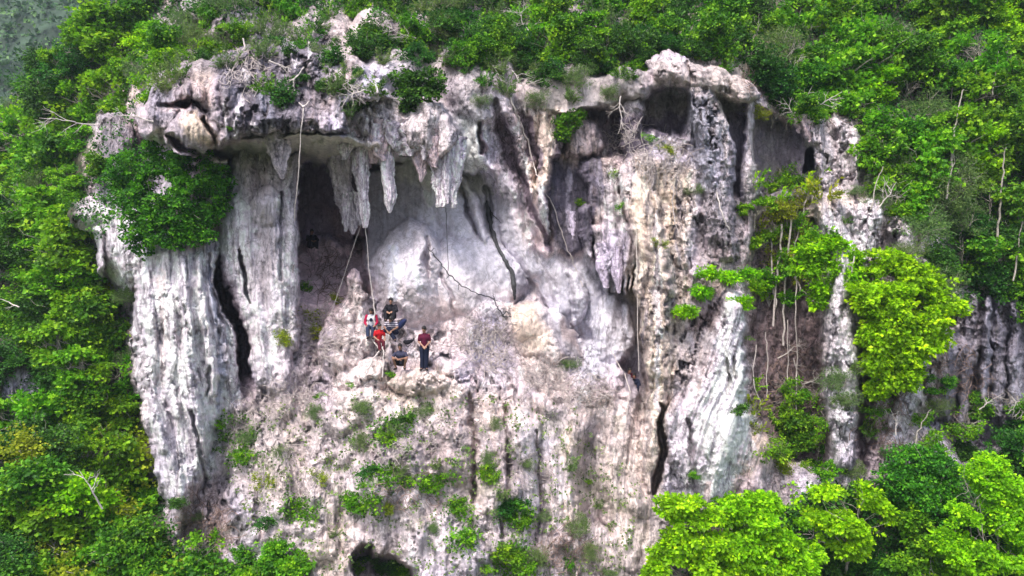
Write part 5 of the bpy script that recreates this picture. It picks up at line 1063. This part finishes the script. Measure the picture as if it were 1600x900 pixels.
def person(loc, rz, J, label, shirt, legsm, long_legs=True, long_sleeves=False, skin=M_SKIN, hair_long=False, look=(0, -1, 0), sleeve_m=None, group=None, s=1.0, female=False, shoes=True, chest_print=False):
    root = new_root('person', loc, rz, s); J = {k: Vector(v) for k, v in J.items()}; h = J['head']; f = Vector(look).normalized(); up = (h - J['neck']).normalized()
    up = (up - f * up.dot(f)).normalized(); rt = f.cross(up).normalized()
    Mh = Matrix((rt, -f, up)).transposed(); eu = Mh.to_euler()
    def hp(x, y, z): return h + rt * x - f * y + up * z
    B = [ell(h + up * .012, (.076, .096, .105), eu), ell(hp(0, -.018, -.055), (.056, .068, .062), eu), capsule(hp(0, .01, -.06), J['neck'], .052, .056),
         capsule(hp(0, -.094, .005), hp(0, -.112, -.028), .009, .015, 8), ell(hp(0, -.088, .030), (.046, .014, .010), eu), ell(hp(0, -.088, -.088), (.022, .018, .014), eu)]
    for q in (-1, 1): B += [ell(hp(q * .078, .006, -.012), (.010, .019, .031), eu)]
    B += [capsule(J['neck'], J['chest'], .055, .10), capsule(J['chest'] + Vector((-.07, 0, 0)), J['chest'] + Vector((.07, 0, 0)), .105, .105), capsule(J['chest'], J['pelvis'], .115, .115), capsule(J['pelvis'] + Vector((-.06, 0, 0)), J['pelvis'] + Vector((.06, 0, 0)), .105, .105)]
    for q in ('l', 'r'):
        sd = -1 if q == 'l' else 1
        B += [capsule(J['chest'] + Vector((0, 0, .06)), J['sh' + q], .07, .058), capsule(J['sh' + q], J['el' + q], .052, .040), capsule(J['el' + q], J['wr' + q], .040, .026)]
        dh = J['ha' + q] - J['wr' + q]; B += hand(J['wr' + q], dh, J.get('pn', Vector((0, .3, -1))), sd)
        B += [capsule(J['hi' + q], J['kn' + q], .082, .056), capsule(J['kn' + q], J['an' + q], .056, .036), capsule(J['an' + q], J['to' + q], .038, .032)]
    fuse('body', B, skin, root, .0075, 2)
    T = [capsule(J['neck'] - Vector((0, 0, .035)), J['chest'], .068, .125), capsule(J['chest'] + Vector((-.08, 0, 0)), J['chest'] + Vector((.08, 0, 0)), .125, .125), capsule(J['chest'], J['pelvis'] + Vector((0, 0, .02)), .134, .135), capsule(J['pelvis'] + Vector((-.05, 0, .0)), J['pelvis'] + Vector((.05, 0, .0)), .122, .122)]
    SL = []
    for q in ('l', 'r'):
        T.append(capsule(J['chest'] + Vector((0, 0, .06)), J['sh' + q], .082, .058)); end = J['wr' + q] if long_sleeves else J['sh' + q].lerp(J['el' + q], .72)
        tgt = SL if sleeve_m else T
        if long_sleeves: tgt += [capsule(J['sh' + q], J['el' + q], .072, .058), capsule(J['el' + q], J['el' + q].lerp(J['wr' + q], .88), .056, .042)]
        else: tgt.append(capsule(J['sh' + q] - Vector((0,0,.01)), end, .064, .062))
    fuse('shirt', T, shirt, root, .012, 2)
    if sleeve_m: fuse('sleeves', SL, sleeve_m, root, .012, 2)
    G = [capsule(J['pelvis'] + Vector((-.06, 0, -.015)), J['pelvis'] + Vector((.06, 0, -.015)), .118, .118)]
    for q in ('l', 'r'):
        if long_legs: G += [capsule(J['hi' + q], J['kn' + q], .104, .084), capsule(J['kn' + q], J['kn' + q].lerp(J['an' + q], .93), .084, .076)]
        else: G += [capsule(J['hi' + q], J['hi' + q].lerp(J['kn' + q], .78), .100, .088)]
    fuse('trousers' if long_legs else 'shorts', G, legsm, root, .012, 2)
    if shoes:
        for q in ('l', 'r'): fuse('shoe', [capsule(J['an' + q] + Vector((0, .02, -.025)), J['to' + q] + Vector((0, 0, 0)), .05, .042), ell(J['an' + q] + Vector((0, .01, 0)), (.05, .055, .04))], M_SHOE, root, .012, 1)
    H = [ell(hp(0, .010, .046), (.092, .110, .100), eu), ell(hp(0, .04, .0), (.084, .078, .09), eu), ell(hp(0, -.03, .075), (.07, .07, .05), eu)]
    if hair_long: H += [capsule(hp(0, .06, .0), hp(0, .07, -.16), .075, .05), ell(hp(0, .07, -.1), (.09, .05, .12), eu)]
    ho = fuse('hair', H, M_HAIR, root, .01, 1)
    for q in (-1, 1): v, fc = ell(hp(q * .031, -.083, .006), (.012, .008, .007), eu, 8); mk('eye', v, fc, M_EYE, root)
    v, fc = ell(hp(0, -.092, -.056), (.022, .008, .008), eu, 8); mk('mouth', v, fc, M_LIP, root)
    if chest_print: v, fc = ell(J['chest'] + Vector((.0, -.125, -.03)), (.065, .014, .075)); mk('shirt_print', v, fc, M_NAVY, root)
    return setp(root, label, 'person', group)
STAND = dict(pelvis=(0,0,.92), chest=(.0,-.02,1.24), neck=(0,-.02,1.44), head=(-.01,-.05,1.575), shl=(-.165,-.01,1.355), shr=(.165,-.01,1.355), ell=(-.215,-.04,1.10), elr=(.215,-.04,1.10), wrl=(-.06,-.20,.95), wrr=(.06,-.20,.95), hal=(.02,-.25,.87), har=(-.01,-.26,.88),
  hil=(-.09,0,.88), hir=(.09,0,.88), knl=(-.085,-.02,.49), knr=(.085,-.03,.49), anl=(-.09,.02,.09), anr=(.075,.0,.09), tol=(-.15,-.13,.04), tor=(.11,-.16,.04))
SQUAT = dict(pelvis=(0,.10,.24), chest=(.0,-.02,.55), neck=(0,-.05,.73), head=(-.01,-.09,.86), shl=(-.17,-.04,.655), shr=(.17,-.04,.655), ell=(-.28,-.20,.46), elr=(.28,-.20,.46), wrl=(-.04,-.36,.42), wrr=(.06,-.38,.43), hal=(.06,-.40,.40), har=(-.04,-.42,.42),
  hil=(-.10,.08,.22), hir=(.10,.08,.22), knl=(-.23,-.28,.42), knr=(.24,-.28,.42), anl=(-.16,-.10,.08), anr=(.16,-.10,.08), tol=(-.20,-.26,.035), tor=(.20,-.26,.035))
SIT = dict(pelvis=(0,.12,.13), chest=(.0,.06,.44), neck=(0,.0,.63), head=(0,-.05,.76), shl=(-.17,.03,.555), shr=(.17,.03,.555), ell=(-.26,-.16,.38), elr=(.26,-.16,.38), wrl=(-.10,-.36,.34), wrr=(.10,-.36,.34), hal=(-.02,-.40,.30), har=(.03,-.40,.31),
  hil=(-.10,.10,.12), hir=(.10,.10,.12), knl=(-.17,-.28,.36), knr=(.17,-.28,.36), anl=(-.13,-.42,.04), anr=(.13,-.42,.04), tol=(-.14,-.56,-.01), tor=(.14,-.56,-.01))
PERCH = dict(pelvis=(0,.10,.50), chest=(.0,.04,.80), neck=(0,.01,.99), head=(0,-.02,1.12), shl=(-.18,.03,.92), shr=(.18,.03,.92), ell=(-.25,.0,.66), elr=(.25,.0,.66), wrl=(-.18,-.20,.55), wrr=(.18,-.20,.55), hal=(-.14,-.27,.53), har=(.14,-.27,.53),
  hil=(-.09,.08,.48), hir=(.09,.08,.48), knl=(-.12,-.25,.46), knr=(.10,-.22,.44), anl=(-.10,-.30,.10), anr=(.08,-.25,.08), tol=(-.12,-.42,.04), tor=(.10,-.38,.03))
LEAN = dict(pelvis=(.0,.08,.14), chest=(-.10,-.06,.40), neck=(-.12,-.16,.56), head=(-.10,-.26,.64), shl=(-.27,-.08,.52), shr=(.10,-.08,.52), ell=(-.34,-.26,.34), elr=(.16,-.28,.32), wrl=(-.22,-.42,.20), wrr=(-.06,-.44,.20), hal=(-.16,-.46,.14), har=(-.10,-.47,.15),
  hil=(-.08,.06,.12), hir=(.10,.06,.12), knl=(-.34,-.22,.20), knr=(-.20,-.34,.26), anl=(-.62,-.30,.02), anr=(.08,-.44,-.12), tol=(-.72,-.36,-.01), tor=(.10,-.56,-.18))
def foot(px, py): return at(px, py, 0)
def put(px, py, Yp): return at(px, py, Yp)
LY = -2.05                                                   # the people's ledge
person(put(663,579,-2.15), 0.15, STAND, 'person standing in a maroon t-shirt and dark trousers, hands clasped, looking down', M_MAROON, M_NAVY, skin=M_SKIN2, look=(-.55,-.8,-.25), group=None)
person(put(626,577,-2.15), 0.0, SQUAT, 'person squatting in a dark blue-grey t-shirt and black shorts', M_SLATE, M_BLACK, long_legs=False, look=(-.05,-1,-.05))
person(put(611,500,-.95), 0.0, SIT, 'person sitting highest on the slope in dark clothes, arms on knees', M_BLACK, M_BLACK, look=(0,-1,-.1), long_sleeves=True, skin=M_SKIN2)
person(put(615,524,-1.35), 0.1, LEAN, 'person in a striped shirt bent forward over navy trousers', M_STRIPE, M_NAVY, look=(-.2,-.75,-.7))
person(put(580,529,-1.35), 0.1, PERCH, 'person in a white top with crimson sleeves and dark jeans, beside the hanging root', M_WHITE, M_JEAN, long_sleeves=True, sleeve_m=M_CRIM, look=(-.2,-.9,-.2), hair_long=True, s=.96, chest_print=True)
person(put(593,549,-1.75), .55, PERCH, 'person in a bright red top sitting sideways behind the leaning branch', M_RED, M_WINE, look=(.3,-.9,-.1), skin=M_SKIN2, s=.86)
person(put(487,388,5.6), .5, SIT, 'person sitting as a dark silhouette deep in the shadowed cave', M_BLACK, M_BLACK, long_sleeves=True, s=1.05)
person(put(983,604,.9), .3, SIT, 'person in red half hidden in the small hollow left of the cream column', M_WINE, M_JEAN, long_sleeves=True, s=.9)
person(put(991,613,.3), -.2, SIT, 'person in dark blue crouching in the small hollow beside the cream column', M_NAVY, M_NAVY, long_sleeves=True, s=.9)
# bags
r_ = new_root('backpack', put(626,512,-1.15), 0); setp(r_, 'navy blue backpack lying behind the person in the striped shirt', 'backpack')
fuse('pack', [ell((.02,0,.13),(.12,.11,.30),(0,.75,0)), ell((.10,-.06,.22),(.09,.06,.13),(0,.75,0)), ell((-.12,0,.0),(.09,.09,.09))], M_BLUE, r_, .014, 2)
for q in (-1, 1): v, f_ = tube([Vector((q*.06-.1,.02,.0)), Vector((q*.06-.17,.06,.12)), Vector((q*.06-.05,.10,.28)), Vector((q*.06+.12,.08,.32))], .014, 6); mk('strap', v, f_, M_BLACK, r_)
r_ = new_root('shoulder_bag', put(637,538,-1.4), 0); setp(r_, 'black bag with a flap lying on the slope above the squatting person', 'bag')
fuse('pouch', [ell((0,0,.08),(.15,.10,.09),(0,-.3,0)), ell((.12,0,.13),(.12,.06,.06),(0,-.35,0)), ell((-.1,-.02,.10),(.08,.07,.07))], M_BLACK, r_, .014, 1)
v, f_ = tube([Vector((-.12,0,.1)), Vector((-.05,-.06,-.05)), Vector((.03,-.09,-.09)), Vector((.10,-.06,-.02)), Vector((.22,0,.16))], .012, 6); mk('strap', v, f_, M_BLACK, r_)

# ================================================================ the air towards the far hill
def haze(density=.0005):
    bm = bmesh.new(); bmesh.ops.create_cube(bm, size=1)
    me = bpy.data.meshes.new('haze'); bm.to_mesh(me); bm.free(); o = bpy.data.objects.new('haze', me); C.objects.link(o)
    o.scale = (1900, 1900, 160); o.location = (0, 400, -27 + 80); o['kind'] = 'stuff'; o['label'] = 'thin pale air between the camera and the far hill'
    m = bpy.data.materials.new('air'); m.use_nodes = True; t = m.node_tree; t.nodes.clear(); out = t.nodes.new('ShaderNodeOutputMaterial'); v = t.nodes.new('ShaderNodeVolumePrincipled')
    v.inputs['Color'].default_value = (.72, .82, .95, 1); v.inputs['Density'].default_value = density; v.inputs['Anisotropy'].default_value = .2
    t.links.new(v.outputs[0], out.inputs['Volume']); me.materials.append(m); return o
haze()
